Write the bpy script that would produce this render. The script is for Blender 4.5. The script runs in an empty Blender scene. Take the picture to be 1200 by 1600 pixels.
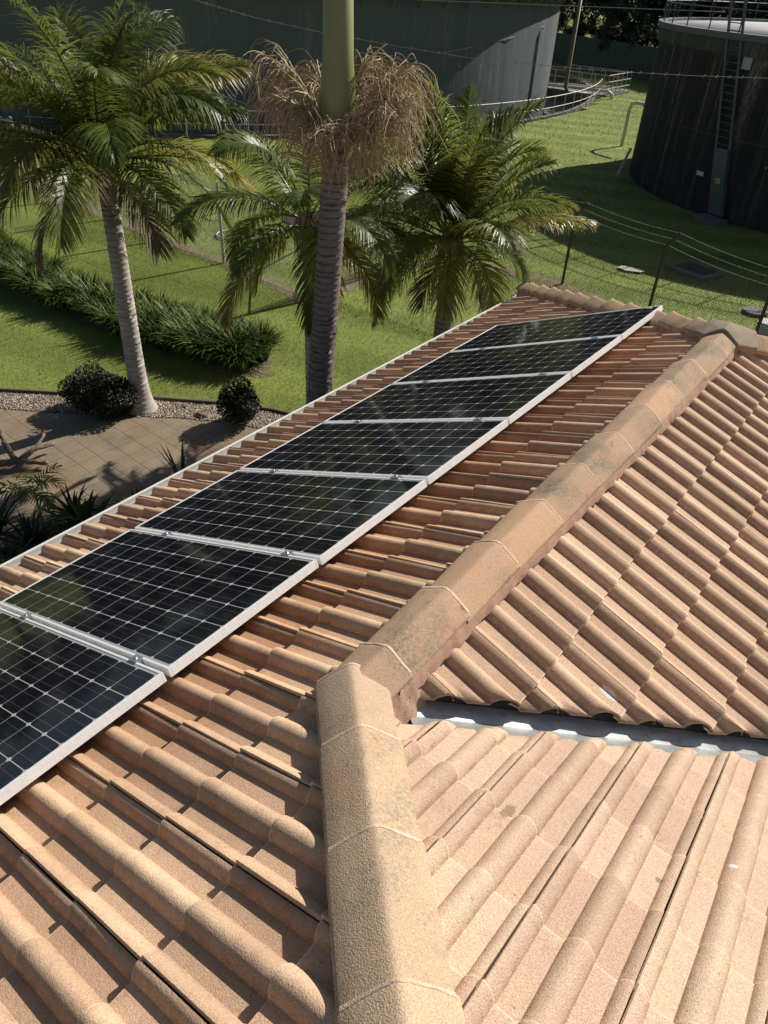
import bpy, bmesh, math, random
import numpy as np
from mathutils import Vector, Matrix
random.seed(7); rng = np.random.default_rng(7)
R = math.radians
S = bpy.context.scene
COL = S.collection

# ------------------------------------------------------------------ camera
cam_d = bpy.data.cameras.new('camera'); cam = bpy.data.objects.new('camera', cam_d); COL.objects.link(cam)
cam.location = (0.9524, -1.1877, 1.946); cam.rotation_euler = (0.9226, -0.0443, 0.6631)
cam_d.sensor_fit = 'HORIZONTAL'; cam_d.sensor_width = 36; cam_d.lens = 36 * 1128.8 / 1200
cam_d.clip_start = 0.05; cam_d.clip_end = 2000
S.camera = cam

# ------------------------------------------------------------------ world, sun
SUN_AZ, SUN_EL = 13.0, 37.0          # azimuth from +Y towards +X
w = bpy.data.worlds.new('World'); S.world = w; w.use_nodes = True
nt = w.node_tree; nt.nodes.clear()
sky = nt.nodes.new('ShaderNodeTexSky'); sky.sky_type = 'NISHITA'; sky.sun_disc = False
sky.sun_elevation = R(SUN_EL); sky.sun_rotation = R(SUN_AZ)
bg = nt.nodes.new('ShaderNodeBackground'); bg.inputs[1].default_value = 0.050
wo = nt.nodes.new('ShaderNodeOutputWorld')
nt.links.new(sky.outputs[0], bg.inputs[0]); nt.links.new(bg.outputs[0], wo.inputs[0])
sd = bpy.data.lights.new('sun', 'SUN'); sd.energy = 5.0; sd.angle = R(0.5); sd.color = (1.0, 0.95, 0.875)
so = bpy.data.objects.new('sun', sd); COL.objects.link(so)
sv = Vector((math.sin(R(SUN_AZ)) * math.cos(R(SUN_EL)), math.cos(R(SUN_AZ)) * math.cos(R(SUN_EL)), math.sin(R(SUN_EL))))
so.rotation_euler = sv.to_track_quat('Z', 'Y').to_euler(); so.location = (5, 20, 30)
S.view_settings.view_transform = 'Standard'; S.view_settings.look = 'None'
S.view_settings.exposure = 0.34; S.view_settings.gamma = 1.0; S.view_settings.use_curve_mapping = False

G = -3.8                              # ground level (ridge of the near wing is z = 0)
TH = 0.3873; CT, ST, TT = math.cos(TH), math.sin(TH), math.tan(TH)
LR = 3.918                            # far end of the ridge

# ------------------------------------------------------------------ object helpers
def link(o, parent=None):
    COL.objects.link(o)
    if parent is not None: o.parent = parent
    return o
def tag(o, label=None, cat=None, group=None, kind=None):
    if label: o['label'] = label
    if cat: o['category'] = cat
    if group: o['group'] = group
    if kind: o['kind'] = kind
    return o
def empty(name, loc, label, cat, group=None, rz=0.0):
    o = bpy.data.objects.new(name, None); o.location = loc; o.rotation_euler = (0, 0, rz); o.empty_display_size = .2
    link(o); tag(o, label, cat, group); return o
class MB:
    """collects geometry for one mesh; fl = optional per-vertex float"""
    def __init__(s): s.v = []; s.f = []; s.a = []; s.c = []; s.n = 0
    def add(s, V, F, a=0.0, c=None):
        V = [tuple(map(float, q)) for q in V]; b = s.n
        s.v += V; s.n += len(V)
        s.f += [tuple(i + b for i in f) for f in F]
        s.a += list(a) if hasattr(a, '__len__') else [a] * len(V)
        if c is not None: s.c += list(c)
    def box(s, c, size, rot=None, a=0.0):
        x, y, z = [q / 2 for q in size]
        V = [Vector((i, j, k)) for i in (-x, x) for j in (-y, y) for k in (-z, z)]
        if rot is not None: V = [rot @ q for q in V]
        V = [q + Vector(c) for q in V]
        s.add(V, [(0, 1, 3, 2), (4, 6, 7, 5), (0, 4, 5, 1), (2, 3, 7, 6), (0, 2, 6, 4), (1, 5, 7, 3)], a)
    def bar(s, p, q, w, h=None, up=(0, 0, 1), a=0.0):
        p, q = Vector(p), Vector(q); d = q - p; L = d.length
        if L < 1e-6: return
        x = d / L; u = Vector(up); y = u.cross(x)
        if y.length < 1e-4: y = Vector((1, 0, 0)).cross(x)
        y.normalize(); z = x.cross(y)
        s.box((p + q) / 2, (L, w, h or w), Matrix((x, y, z)).transposed(), a)
    def tube(s, pts, r, n=8, a=0.0, cap=True):
        P = [Vector(q) for q in pts]
        if not hasattr(r, '__len__'): r = [r] * len(P)
        if not hasattr(a, '__len__'): a = [a] * len(P)
        t0 = (P[1] - P[0]).normalized(); y = t0.orthogonal().normalized()
        V = []; A = []
        for i, q in enumerate(P):
            t = (P[min(i + 1, len(P) - 1)] - P[max(i - 1, 0)]).normalized()
            y = (y - t * y.dot(t)).normalized(); z = t.cross(y)
            for k in range(n):
                an = 2 * math.pi * k / n
                V.append(q + (y * math.cos(an) + z * math.sin(an)) * r[i]); A.append(a[i])
        F = [(i * n + k, i * n + (k + 1) % n, (i + 1) * n + (k + 1) % n, (i + 1) * n + k) for i in range(len(P) - 1) for k in range(n)]
        if cap: F += [tuple(range(n))[::-1], tuple(range((len(P) - 1) * n, len(P) * n))]
        s.add(V, F, A)
    def build(s, name, m, parent=None, smooth=False, loc=None):
        me = bpy.data.meshes.new(name); me.from_pydata(s.v, [], s.f)
        at = me.attributes.new('tint', 'FLOAT', 'POINT'); at.data.foreach_set('value', s.a)
        if len(s.c) == len(s.v): at = me.attributes.new('crest', 'FLOAT', 'POINT'); at.data.foreach_set('value', s.c)
        if smooth: me.polygons.foreach_set('use_smooth', [True] * len(me.polygons))
        me.materials.append(m); me.update()
        o = bpy.data.objects.new(name, me)
        if loc is not None: o.location = loc
        link(o, parent)
        return o
def copy_tree(o, parent=None):
    c = o.copy(); COL.objects.link(c); c.parent = parent
    for ch in [q for q in bpy.data.objects if q.parent == o]: copy_tree(ch, c)
    return c

# ------------------------------------------------------------------ material helper
class NT:
    def __init__(s, name):
        s.m = bpy.data.materials.new(name); s.m.use_nodes = True; s.t = s.m.node_tree
        s.b = s.t.nodes['Principled BSDF']; s.out = s.t.nodes['Material Output']
        s.co = s.t.nodes.new('ShaderNodeTexCoord').outputs['Object']
        s.bumpn = None
    def n(s, ty, **k):
        q = s.t.nodes.new(ty)
        for a, v in k.items(): setattr(q, a, v)
        return q
    def L(s, a, b): s.t.links.new(a, b)
    def val(s, sock, v):
        if isinstance(v, bpy.types.NodeSocket): s.L(v, sock)
        else: sock.default_value = v
    def math(s, op, a, b=0.0, c=0.0, clamp=False):
        q = s.n('ShaderNodeMath', operation=op, use_clamp=clamp)
        s.val(q.inputs[0], a); s.val(q.inputs[1], b); s.val(q.inputs[2], c); return q.outputs[0]
    def noise(s, scale, detail=3, rough=.55, vec=None, dist=0.0):
        q = s.n('ShaderNodeTexNoise'); q.inputs['Scale'].default_value = scale; q.inputs['Detail'].default_value = detail
        q.inputs['Roughness'].default_value = rough; q.inputs['Distortion'].default_value = dist
        s.L(vec or s.co, q.inputs['Vector']); return q.outputs['Fac']
    def voro(s, scale, vec=None, out='Distance'):
        q = s.n('ShaderNodeTexVoronoi'); q.inputs['Scale'].default_value = scale; s.L(vec or s.co, q.inputs['Vector']); return q.outputs[out]
    def scale(s, x, y, z, rot=(0, 0, 0), loc=(0, 0, 0), vec=None):
        q = s.n('ShaderNodeMapping'); q.inputs['Scale'].default_value = (x, y, z); q.inputs['Rotation'].default_value = rot
        q.inputs['Location'].default_value = loc
        s.L(vec or s.co, q.inputs['Vector']); return q.outputs[0]
    def ramp(s, f, stops):
        q = s.n('ShaderNodeValToRGB'); e = q.color_ramp.elements
        while len(e) < len(stops): e.new(.5)
        for i, (p, c) in enumerate(stops): e[i].position = p; e[i].color = (*c, 1) if len(c) == 3 else c
        s.L(f, q.inputs[0]); return q.outputs[0]
    def rng(s, f, a, b, c=0.0, d=1.0):
        q = s.n('ShaderNodeMapRange'); q.clamp = True
        s.val(q.inputs[0], f); s.val(q.inputs[1], a); s.val(q.inputs[2], b); s.val(q.inputs[3], c); s.val(q.inputs[4], d); return q.outputs[0]
    def mix(s, f, a, b, mode='MIX'):
        q = s.n('ShaderNodeMix', data_type='RGBA', blend_type=mode, clamp_factor=True)
        s.val(q.inputs['Factor'], f)
        for k, v in ((6, a), (7, b)):
            if isinstance(v, bpy.types.NodeSocket): s.L(v, q.inputs[k])
            else: q.inputs[k].default_value = (*v, 1)
        return q.outputs[2]
    def attr(s, name='tint'):
        q = s.n('ShaderNodeAttribute', attribute_name=name); return q.outputs['Fac']
    def objrand(s): return s.n('ShaderNodeObjectInfo').outputs['Random']
    def sep(s, vec=None):
        q = s.n('ShaderNodeSeparateXYZ'); s.L(vec or s.co, q.inputs[0]); return q.outputs
    def bright(s, col, f):
        q = s.n('ShaderNodeVectorMath', operation='SCALE'); s.L(col, q.inputs[0]); s.val(q.inputs['Scale'], f); return q.outputs[0]
    def bump(s, h, strength=.5, dist=.01):
        q = s.n('ShaderNodeBump'); q.inputs['Strength'].default_value = strength; q.inputs['Distance'].default_value = dist
        s.L(h, q.inputs['Height'])
        if s.bumpn is not None: s.L(s.bumpn, q.inputs['Normal'])
        s.bumpn = q.outputs[0]; s.L(s.bumpn, s.b.inputs['Normal'])
    def done(s, col, rough=.7, metal=0.0, spec=.5):
        if isinstance(col, bpy.types.NodeSocket): s.L(col, s.b.inputs['Base Color'])
        else: s.b.inputs['Base Color'].default_value = (*col, 1)
        s.val(s.b.inputs['Roughness'], rough); s.b.inputs['Metallic'].default_value = metal
        s.b.inputs['Specular IOR Level'].default_value = spec
        return s.m
def plain(name, col, rough=.6, metal=0.0, var=.25, sc=8.0, bump=.15, bsc=60, spec=.5):
    t = NT(name); f = t.noise(sc, 4)
    c = t.mix(f, tuple(q * (1 - var) for q in col), tuple(min(1, q * (1 + var)) for q in col))
    if bump: t.bump(t.noise(bsc, 3), bump, .004)
    return t.done(c, t.rng(f, .3, .7, max(0, rough - .08), min(1, rough + .08)), metal, spec)

M = {}
def tile_mat(name, a, b, c, panel_stain=False, lichen=0.0, bump=.55, blocks=False, grain_s=430, crest=0.0, marks=()):
    t = NT(name)
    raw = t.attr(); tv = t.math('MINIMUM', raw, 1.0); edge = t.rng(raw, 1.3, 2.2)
    big = t.noise(2.3, 4, .6); mid = t.noise(14, 5, .65); fine = t.noise(230, 2, .6); grain = t.noise(grain_s, 2, .7)
    col = t.mix(t.rng(big, .35, .65), a, b)
    col = t.mix(t.rng(t.math('ADD', mid, t.math('MULTIPLY', tv, .35)), .45, .95), col, c)
    if blocks:
        fr_ = t.math('FRACT', t.math('MULTIPLY', tv, 13.7)); col = t.mix(t.math('MULTIPLY', t.rng(fr_, .62, .8), t.rng(mid, .3, .6, .08, .4)), col, (.62, .475, .325)); col = t.mix(t.math('MULTIPLY', t.rng(fr_, .3, .1), .18), col, (.50, .33, .22))
    if panel_stain:
        x = t.sep()
        m = t.math('MULTIPLY', t.rng(x[0], -.95, -.5), t.rng(t.math('ADD', x[0], t.math('MULTIPLY', mid, .35)), -.28, -.06, 1, 0))
        m = t.math('MULTIPLY', m, t.rng(x[1], -.8, .2, .35, 1))
        col = t.mix(t.math('MULTIPLY', m, .62), col, (.50, .235, .105))
        far = t.rng(x[1], .2, 3.2)
        col = t.mix(t.math('MULTIPLY', far, .2), col, (.46, .25, .16))
    if lichen:
        l = t.math('MULTIPLY', t.rng(t.noise(3.4, 3, .55), .50, .66), t.rng(t.noise(75, 4, .75), .36, .62))
        col = t.mix(t.math('MULTIPLY', l, lichen), col, (.17, .165, .115))
        l2 = t.math('MULTIPLY', t.rng(t.noise(16, 3, .6), .66, .76), .65)
        col = t.mix(l2, col, (.13, .095, .065))
        l3 = t.math('MULTIPLY', t.rng(t.noise(4.5, 3, .6, t.scale(1, 1, 1, loc=(5, 3, 1))), .56, .68), .32)
        col = t.mix(l3, col, (.54, .29, .16))
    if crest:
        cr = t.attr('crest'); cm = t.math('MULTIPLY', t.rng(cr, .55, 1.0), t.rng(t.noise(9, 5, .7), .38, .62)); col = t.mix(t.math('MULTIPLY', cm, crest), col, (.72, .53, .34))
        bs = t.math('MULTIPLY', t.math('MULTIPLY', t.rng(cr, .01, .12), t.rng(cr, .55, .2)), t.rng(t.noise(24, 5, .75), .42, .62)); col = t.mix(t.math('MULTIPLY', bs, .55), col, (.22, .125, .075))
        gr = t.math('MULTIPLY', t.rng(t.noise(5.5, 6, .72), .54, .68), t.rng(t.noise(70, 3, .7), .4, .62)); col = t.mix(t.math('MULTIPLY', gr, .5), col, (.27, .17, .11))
    col = t.bright(col, t.rng(fine, .3, .7, .80, 1.18))
    col = t.bright(col, t.rng(grain, .32, .68, .74, 1.24))
    sp = t.math('MULTIPLY', t.rng(t.noise(42, 3, .75), .66, .72), .6)
    col = t.mix(sp, col, (.13, .075, .045))
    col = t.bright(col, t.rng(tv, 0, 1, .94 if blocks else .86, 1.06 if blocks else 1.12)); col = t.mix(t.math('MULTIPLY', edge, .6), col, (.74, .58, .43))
    if marks:
        for (px, py, rx_, ry_, c_) in marks:
            q = t.sep(t.scale(1 / rx_, 1 / ry_, 0, loc=(-px / rx_, -py / ry_, 0))); d = t.math('SQRT', t.math('ADD', t.math('MULTIPLY', q[0], q[0]), t.math('MULTIPLY', q[1], q[1])))
            mk = t.math('MULTIPLY', t.rng(t.math('ADD', d, t.math('MULTIPLY', t.noise(70, 4, .75), 1.1)), 1.25, 1.5, 1, 0), .85); col = t.mix(mk, col, c_)
    t.bump(grain, bump, .0016); t.bump(fine, bump, .0035); t.bump(t.noise(30, 3), .2, .004)
    return t.done(col, .88, spec=.25)
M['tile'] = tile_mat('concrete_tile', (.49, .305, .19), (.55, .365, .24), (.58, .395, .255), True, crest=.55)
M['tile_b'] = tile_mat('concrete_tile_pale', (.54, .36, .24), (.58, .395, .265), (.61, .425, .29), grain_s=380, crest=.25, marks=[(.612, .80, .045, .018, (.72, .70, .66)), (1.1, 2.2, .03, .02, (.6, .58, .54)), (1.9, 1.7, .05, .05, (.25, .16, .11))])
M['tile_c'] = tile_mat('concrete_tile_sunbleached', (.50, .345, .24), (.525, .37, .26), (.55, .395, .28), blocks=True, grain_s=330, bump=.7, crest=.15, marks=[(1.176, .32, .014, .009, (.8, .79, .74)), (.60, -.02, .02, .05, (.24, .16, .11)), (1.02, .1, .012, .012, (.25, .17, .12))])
M['cap'] = tile_mat('ridge_concrete', (.46, .315, .215), (.51, .35, .235), (.52, .32, .19), False, 1.0)
M['cap_b'] = tile_mat('hip_concrete', (.50, .36, .25), (.56, .40, .26), (.58, .42, .27), False, .6, .7, False, 340)
M['mortar'] = tile_mat('bedding_mortar', (.42, .25, .18), (.47, .29, .21), (.50, .33, .24))
M['lip'] = tile_mat('worn_highlight_cap_edge', (.62, .44, .33), (.58, .41, .30), (.64, .48, .36))  # pale colour holds both cap wear and the bright rim highlight
M['apex'] = tile_mat('grey_apex_concrete', (.36, .27, .20), (.42, .32, .24), (.46, .36, .26), False, .8, .9)

# ------------------------------------------------------------------ tiled roof slopes
GA = 0.315; PW = 0.285; TN = 0.020
WS, HS = [], []
def prof(wv):
    P = PW
    def dome(x, h): return h * max(0.0, math.sin(math.pi * min(1, max(0, x)))) ** .62
    if wv < .0445: return .038 * math.cos(min(1, wv / .0445) * math.pi / 2) ** .7 if wv < .0445 else 0
    if .104 < wv < .186: return dome((wv - .104) / .082, .040)
    if wv > .247: return .030 * math.sin(min(1, (wv - .247) / .034) * math.pi / 2) ** .65 if wv < P - .0035 else .006
    return 0.0
for x in [0, .004, .010, .018, .026, .034, .040, .0445, .055, .075, .104, .107, .112, .119, .127, .136, .145, .154, .163, .171, .178, .183, .186, .2, .225, .247, .250, .256, .264, .273, .2805, .2815, .285]:
    WS.append(x); HS.append(prof(x))
HS[0] = .031                         # rounded arris of the interlock edge
VS = [-(GA + .03), -.22, -.11, -.03, -.008, -.002, 0.0]
def slope(name, o, v, rows, w0, cols, clips, m, parent, jit=1.0, kw=1.0, kv=1.0, kh=1.0):
    """o: origin on the plane, v: downslope unit; rows: nose distances along v; w0 + k*PW along the side axis"""
    o = Vector(o); v = Vector(v).normalized(); side = Vector((-v.y, v.x, 0)).normalized()
    n = side.cross(v); n = n if n.z > 0 else -n
    wdir = -(n.cross(v)).normalized()                               # to the right when looking down the slope
    mb = MB(); nw = len(WS); nv = len(VS)
    for r in rows:
        for k in cols:
            a = random.random(); dz = random.uniform(-.0018, .0018) * jit; dv = random.uniform(-.005, .005) * jit
            tw = random.uniform(-.012, .012) * jit; tl = random.uniform(-.009, .009) * jit; yw = random.uniform(-.007, .007) * jit
            V = []; AA = []; AC = []
            for vi, vv in enumerate(VS):
                drop = 0 if vi < nv - 3 else (.0, .0012, .0040)[vi - nv + 3]
                lift = TN * (1 + vv / GA)
                for wi, ww in enumerate(WS):
                    h = HS[wi] * kw * kh + lift + dz - drop + tw * (ww - .14) + tl * vv + .002
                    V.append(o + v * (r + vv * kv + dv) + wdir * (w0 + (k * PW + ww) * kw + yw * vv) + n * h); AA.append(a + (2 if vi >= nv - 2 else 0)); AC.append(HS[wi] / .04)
            for wi, ww in enumerate(WS):                            # nose wall going down onto the tile below
                V.append(o + v * (r + dv - .0005) + wdir * (w0 + (k * PW + ww) * kw) + n * (HS[wi] * kw * kh - .006)); AA.append(a); AC.append(0)
            F = [(i * nw + j, (i + 1) * nw + j, (i + 1) * nw + j + 1, i * nw + j + 1) for i in range(nv) for j in range(nw - 1)]
            # side wall at the interlock
            b = len(V)
            V += [V[i * nw] - n * .012 for i in range(nv)]; AA += [a] * nv; AC += [0] * nv
            F += [(i * nw, b + i, b + i + 1, (i + 1) * nw) for i in range(nv - 1)]
            mb.add(V, F, AA, AC)
    ob = mb.build(name, m, parent)
    bm = bmesh.new(); bm.from_mesh(ob.data)
    for (pt, nn) in clips:                                          # keep the side where (p-pt).nn < 0
        g = list(bm.verts) + list(bm.edges) + list(bm.faces)
        bmesh.ops.bisect_plane(bm, geom=g, dist=1e-5, plane_co=pt, plane_no=nn, clear_outer=True)
    bmesh.ops.recalc_face_normals(bm, faces=[])
    for f in bm.faces:
        f.normal_update()
        if f.normal.dot(n) < -.05: f.normal_flip()
        f.smooth = True
    # sharp at nose and interlock
    for e in bm.edges:
        if len(e.link_faces) == 2 and e.calc_face_angle(0) > R(38): e.smooth = False
    # thin skirt on cut edges so that cut tiles show their thickness
    bnd = [e for e in bm.edges if len(e.link_faces) == 1]
    cut = []
    for e in bnd:
        for (pt, nn) in clips:
            q = Vector(nn).normalized()
            if abs((e.verts[0].co - Vector(pt)).dot(q)) < 1e-3 and abs((e.verts[1].co - Vector(pt)).dot(q)) < 1e-3: cut.append(e); break
    if cut:
        g = bmesh.ops.extrude_edge_only(bm, edges=cut)
        vs = [x for x in g['geom'] if isinstance(x, bmesh.types.BMVert)]
        bmesh.ops.translate(bm, verts=vs, vec=(-n * .013))
    bm.to_mesh(ob.data); bm.free(); ob.data.update()
    return ob

house = empty('tiled_house', (0, 0, 0), 'house under a hipped salmon terracotta-coloured concrete tile roof that fills the foreground', 'house')
VG = .055
# P1 in two pieces that share the same courses: beside the ridge, and beside the rising hip
s1 = slope('roof_slope', (0, 0, 0), (-CT, 0, -ST), [.13 / CT + .322 * i for i in range(0, 10)], -.358, range(1, 26),
           [((-.012, 0, 0), (1, 0, 0)), ((-.012, LR, 0), (1, 1, 0)), ((0, -.035, 0), (0, -1, 0))], M['tile'], house, kv=1.022)
s1['label'] = 'slope under the solar panels, orange-brown with runoff stains'
slope('roof_slope', (0, 0, 0), (-CT, 0, -ST), [.13 / CT + .322 * i for i in range(-9, 10)], -.358, range(-17, 2),
      [((-.01, 0, 0), (1, 1, 0)), ((0, -.035, 0), (0, 1, 0))], M['tile'], house, kv=1.022)
s2 = slope('roof_slope', (0, 0, 0), (CT, 0, -ST), [.39 / CT + GA * i for i in range(0, 11)], -.567, range(-27, 3),
      [((.012, 0, 0), (-1, 0, 0)), ((-.058, 0, 0), (1, -1, 0)), ((0, LR - .012, 0), (-1, 1, 0))], M['tile_b'], house, kh=.84)
s2['label'] = 'slope right of the ridge with long pinkish rolls'
s3 = slope('roof_slope', (0, 0, 0), (0, CT, -ST), [-.30 / CT + .2757 * i for i in range(-9, 14)], .795, range(-9, 18),
      [((-.0, .012, 0), (-1, -1, 0)), ((.128, 0, 0), (-1, 1, 0))], M['tile_c'], house, .8, .93, .875)
s3['label'] = 'pale sunlit slope in the bottom right corner, below the valley'
s4 = slope('roof_slope', (0, LR, 0), (0, CT, -ST), [.14 + GA * i for i in range(0, 11)], -3.3, range(0, 24),
      [((0, LR + .012, 0), (-1, -1, 0)), ((0, LR + .012, 0), (1, -1, 0))], M['tile_b'], house)

# --- cap tiles on ridge and hips
def cap_strip(A, D, joints, name, m, wid=.118, drop=.066, lift=0.0, over=+1, seed=0, start_cut=None, tilt=.020):
    """A: point on the crest, D: direction towards the lower/exposed end of each cap; caps between successive joints"""
    rr = random.Random(seed)
    A = Vector(A); D = Vector(D).normalized(); sd = Vector((-D.y, D.x, 0)).normalized(); up = D.cross(sd); up = up if up.z > 0 else -up
    X = [-1, -.985, -.93, -.6, -.3, -.14, -.06, 0, .06, .14, .3, .6, .93, .985, 1]
    def z(x):
        ax = abs(x); e = .0 if ax < .9 else (ax - .9) * .06
        return -drop * max(0, (math.sqrt(ax * ax + .012) - math.sqrt(.012)) / (math.sqrt(1.012) - math.sqrt(.012))) - e
    for j0, j1 in zip(joints[:-1], joints[1:]):
        mb = MB(); L = j1 - j0; a = rr.random()
        jx = rr.uniform(-.005, .005); jz = rr.uniform(-.003, .003); yaw = rr.uniform(-.016, .016)
        T = [-.02, 0, .05, L * .5, L - .03, L - .010, L - .003, L]
        V = []; A_ = []
        for t in T:
            k = t / L; sc = 1 + .03 * k
            dr = .0 if t < L - .011 else (.0008 if t < L - .005 else (.003 if t < L - .001 else .007))
            for x in X:
                V.append(A + D * (j0 + t) + sd * (x * wid * sc + jx + yaw * t) + up * (z(x) + tilt * k + jz + lift - dr)); A_.append(a)
        n = len(X)
        for x in X:                                                 # end wall
            V.append(A + D * (j1 - .001) + sd * (x * wid * 1.02 + jx + yaw * L) + up * (z(x) + tilt - .022 + jz + lift)); A_.append(a)
        for t in T:                                                 # side walls
            k = t / L; sc = 1 + .03 * k
            for x in (-1, 1): V.append(A + D * (j0 + t) + sd * (x * wid * sc * .985 + jx + yaw * t) + up * (z(1) + tilt * k - .02 + jz + lift)); A_.append(a)
        b = (len(T) + 1) * n
        F = [(i * n + j, (i + 1) * n + j, (i + 1) * n + j + 1, i * n + j + 1) for i in range(len(T)) for j in range(n - 1)]
        for i in range(len(T) - 1):
            F.append((i * n, b + 2 * i, b + 2 * i + 2, (i + 1) * n)); F.append((i * n + n - 1, (i + 1) * n + n - 1, b + 2 * i + 3, b + 2 * i + 1))
        mb.add(V, F, A_)
        ob = mb.build(name, m, house)
        bm = bmesh.new(); bm.from_mesh(ob.data); bmesh.ops.recalc_face_normals(bm, faces=bm.faces)
        if start_cut is not None:
            g = list(bm.verts) + list(bm.edges) + list(bm.faces)
            bmesh.ops.bisect_plane(bm, geom=g, dist=1e-5, plane_co=start_cut[0], plane_no=start_cut[1], clear_outer=True)
        up_c = sum(1 if f.normal.dot(up) > 0 else -1 for f in bm.faces)
        if up_c < 0: bmesh.ops.reverse_faces(bm, faces=bm.faces)
        for f in bm.faces: f.smooth = True
        for e in bm.edges:
            if len(e.link_faces) == 2 and e.calc_face_angle(0) > R(50): e.smooth = False
        bm.to_mesh(ob.data); bm.free()
        # pale arris at the exposed end: wear and a rim highlight painted together
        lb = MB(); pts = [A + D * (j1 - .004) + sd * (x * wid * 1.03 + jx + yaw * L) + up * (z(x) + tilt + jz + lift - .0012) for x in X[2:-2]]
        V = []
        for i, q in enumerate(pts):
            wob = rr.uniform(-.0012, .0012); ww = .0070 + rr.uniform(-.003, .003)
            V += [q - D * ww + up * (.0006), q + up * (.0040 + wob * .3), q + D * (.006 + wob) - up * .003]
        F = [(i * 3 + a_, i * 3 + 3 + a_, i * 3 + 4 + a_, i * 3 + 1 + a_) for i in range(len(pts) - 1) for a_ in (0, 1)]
        lb.add(V, F, rr.random()); lo = lb.build('worn_highlight_edge', M['lip'], ob, True)
def mortar(A, D, L0, L1, side, top, bot, out0, out1, seed):
    rr = np.random.default_rng(seed); A = Vector(A); D = Vector(D).normalized()
    sd = Vector((-D.y, D.x, 0)).normalized() * side; up = D.cross(sd); up = up if up.z > 0 else -up
    mb = MB(); n = int((L1 - L0) / .02); V = []
    w1 = np.convolve(rr.normal(0, 1, n + 13), np.ones(6) / 6, 'same'); w2 = rr.normal(0, 1, n + 13)
    for i in range(n + 1):
        s = L0 + (L1 - L0) * i / n
        for k, (f, g) in enumerate(((0, 0), (.35, .5), (.7, .8), (1, 1))):
            o = out0 + (out1 - out0) * g + (.006 * w1[i] + .0015 * w2[i]) * g + .0015 * rr.normal()
            V.append(A + D * s + sd * o + up * (top + (bot - top) * f + .004 * w1[i + 3] * f))
    F = [(i * 4 + k, i * 4 + k + 4, i * 4 + k + 5, i * 4 + k + 1) for i in range(n) for k in range(3)]
    mb.add(V, F, .5); return mb.build('bedding_mortar', M['mortar'], house, True)
HR = .102
cap_strip((0, 0, HR), (0, 1, 0), [-.10, .187, .552, .914, 1.291, 1.674, 2.065, 2.448, 2.83, 3.21, 3.59, 3.93], 'ridge_tile', M['cap'], .108, .062, seed=3, start_cut=((-.03, -.03, 0), (-1, -1, 0)))
HD = Vector((1, -1, TT)).normalized()
cap_strip(Vector((0, 0, HR + .012)) + HD * 3.9, -HD, [3.9 - q for q in (3.88, 3.50, 3.12, 2.74, 2.36, 1.98, 1.59, 1.40, 1.011, .624, .244, -.072)][0:], 'hip_tile', M['cap_b'], .119, .066, seed=5)
for sx in (-1, 1):
    D = Vector((sx, 1, -TT)).normalized()
    cap_strip((0, LR, HR - .0), D, [.0 + i * .375 for i in range(0, 13)][:12] + [4.38], 'hip_tile', M['cap'], .112, .066, seed=9 + sx, tilt=.036)
mortar((0, 0, HR), (0, 1, 0), -.02, LR + .1, 1, -.058, -.128, .100, .130, 1)
mortar((0, 0, HR), (0, 1, 0), .05, LR + .1, -1, -.058, -.125, .100, .124, 2)
mortar((0, 0, HR), HD, -.08, 3.9, 1, -.058, -.135, .108, .128, 3)
mortar((0, 0, HR), HD, -.10, 3.9, -1, -.058, -.15, .112, .120, 4)
for sx in (-1, 1):
    D = Vector((sx, 1, -TT)).normalized()
    for k in (1, -1): mortar((0, LR, HR), D, .1, 4.36, k, -.05, -.14, .10, .11, 6 + sx + 3 * k)
# three-way apex cap at the far end of the ridge
bm = bmesh.new()
for dx_, dy_, L_ in ((0, -1, .13), (1 / 2 ** .5, 1 / 2 ** .5, .21), (-1 / 2 ** .5, 1 / 2 ** .5, .21)):
    D_ = Vector((dx_, dy_, 0 if dy_ < 0 else -TT / 2 ** .5)).normalized(); sd_ = Vector((-dy_, dx_, 0)); up_ = D_.cross(sd_); up_ = up_ if up_.z > 0 else -up_
    for x_, z_ in ((-1, -.062), (-.95, -.045), (-.22, .018), (0, .030), (.22, .018), (.95, -.045), (1, -.062)): bm.verts.new(D_ * L_ + sd_ * x_ * .122 + up_ * z_)
bm.verts.new((0, 0, .036)); bm.verts.new((0, -.05, .036))
bmesh.ops.convex_hull(bm, input=bm.verts[:])
me = bpy.data.meshes.new('apex_cap'); bm.to_mesh(me); bm.free(); me.materials.append(M['apex']); ap = bpy.data.objects.new('apex_cap', me); ap.location = (0, LR + .02, HR + .006); link(ap, house)
bv = ap.modifiers.new('bevel', 'BEVEL'); bv.width = .008; bv.segments = 2
# mortar lump closing the near end of the ridge over the valley
mb = MB(); V = []
for i in range(13):
    for k in range(8):
        s = i / 12; f = k / 7; ax = Vector((.095, .27, .04)).lerp(Vector((.12, -.02, .03)), s)
        V.append((ax.x + .075 * f + .008 * math.sin(i * 2.1 + k), ax.y - .035 * f + .006 * math.sin(k + i), ax.z - .175 * f ** .8 + .004 * random.uniform(-1, 1)))
F = [(i * 8 + k, i * 8 + k + 1, i * 8 + k + 9, i * 8 + k + 8) for i in range(12) for k in range(7)]
mb.add(V, F, .4); mb.build('bedding_mortar', M['mortar'], house, True)

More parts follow.
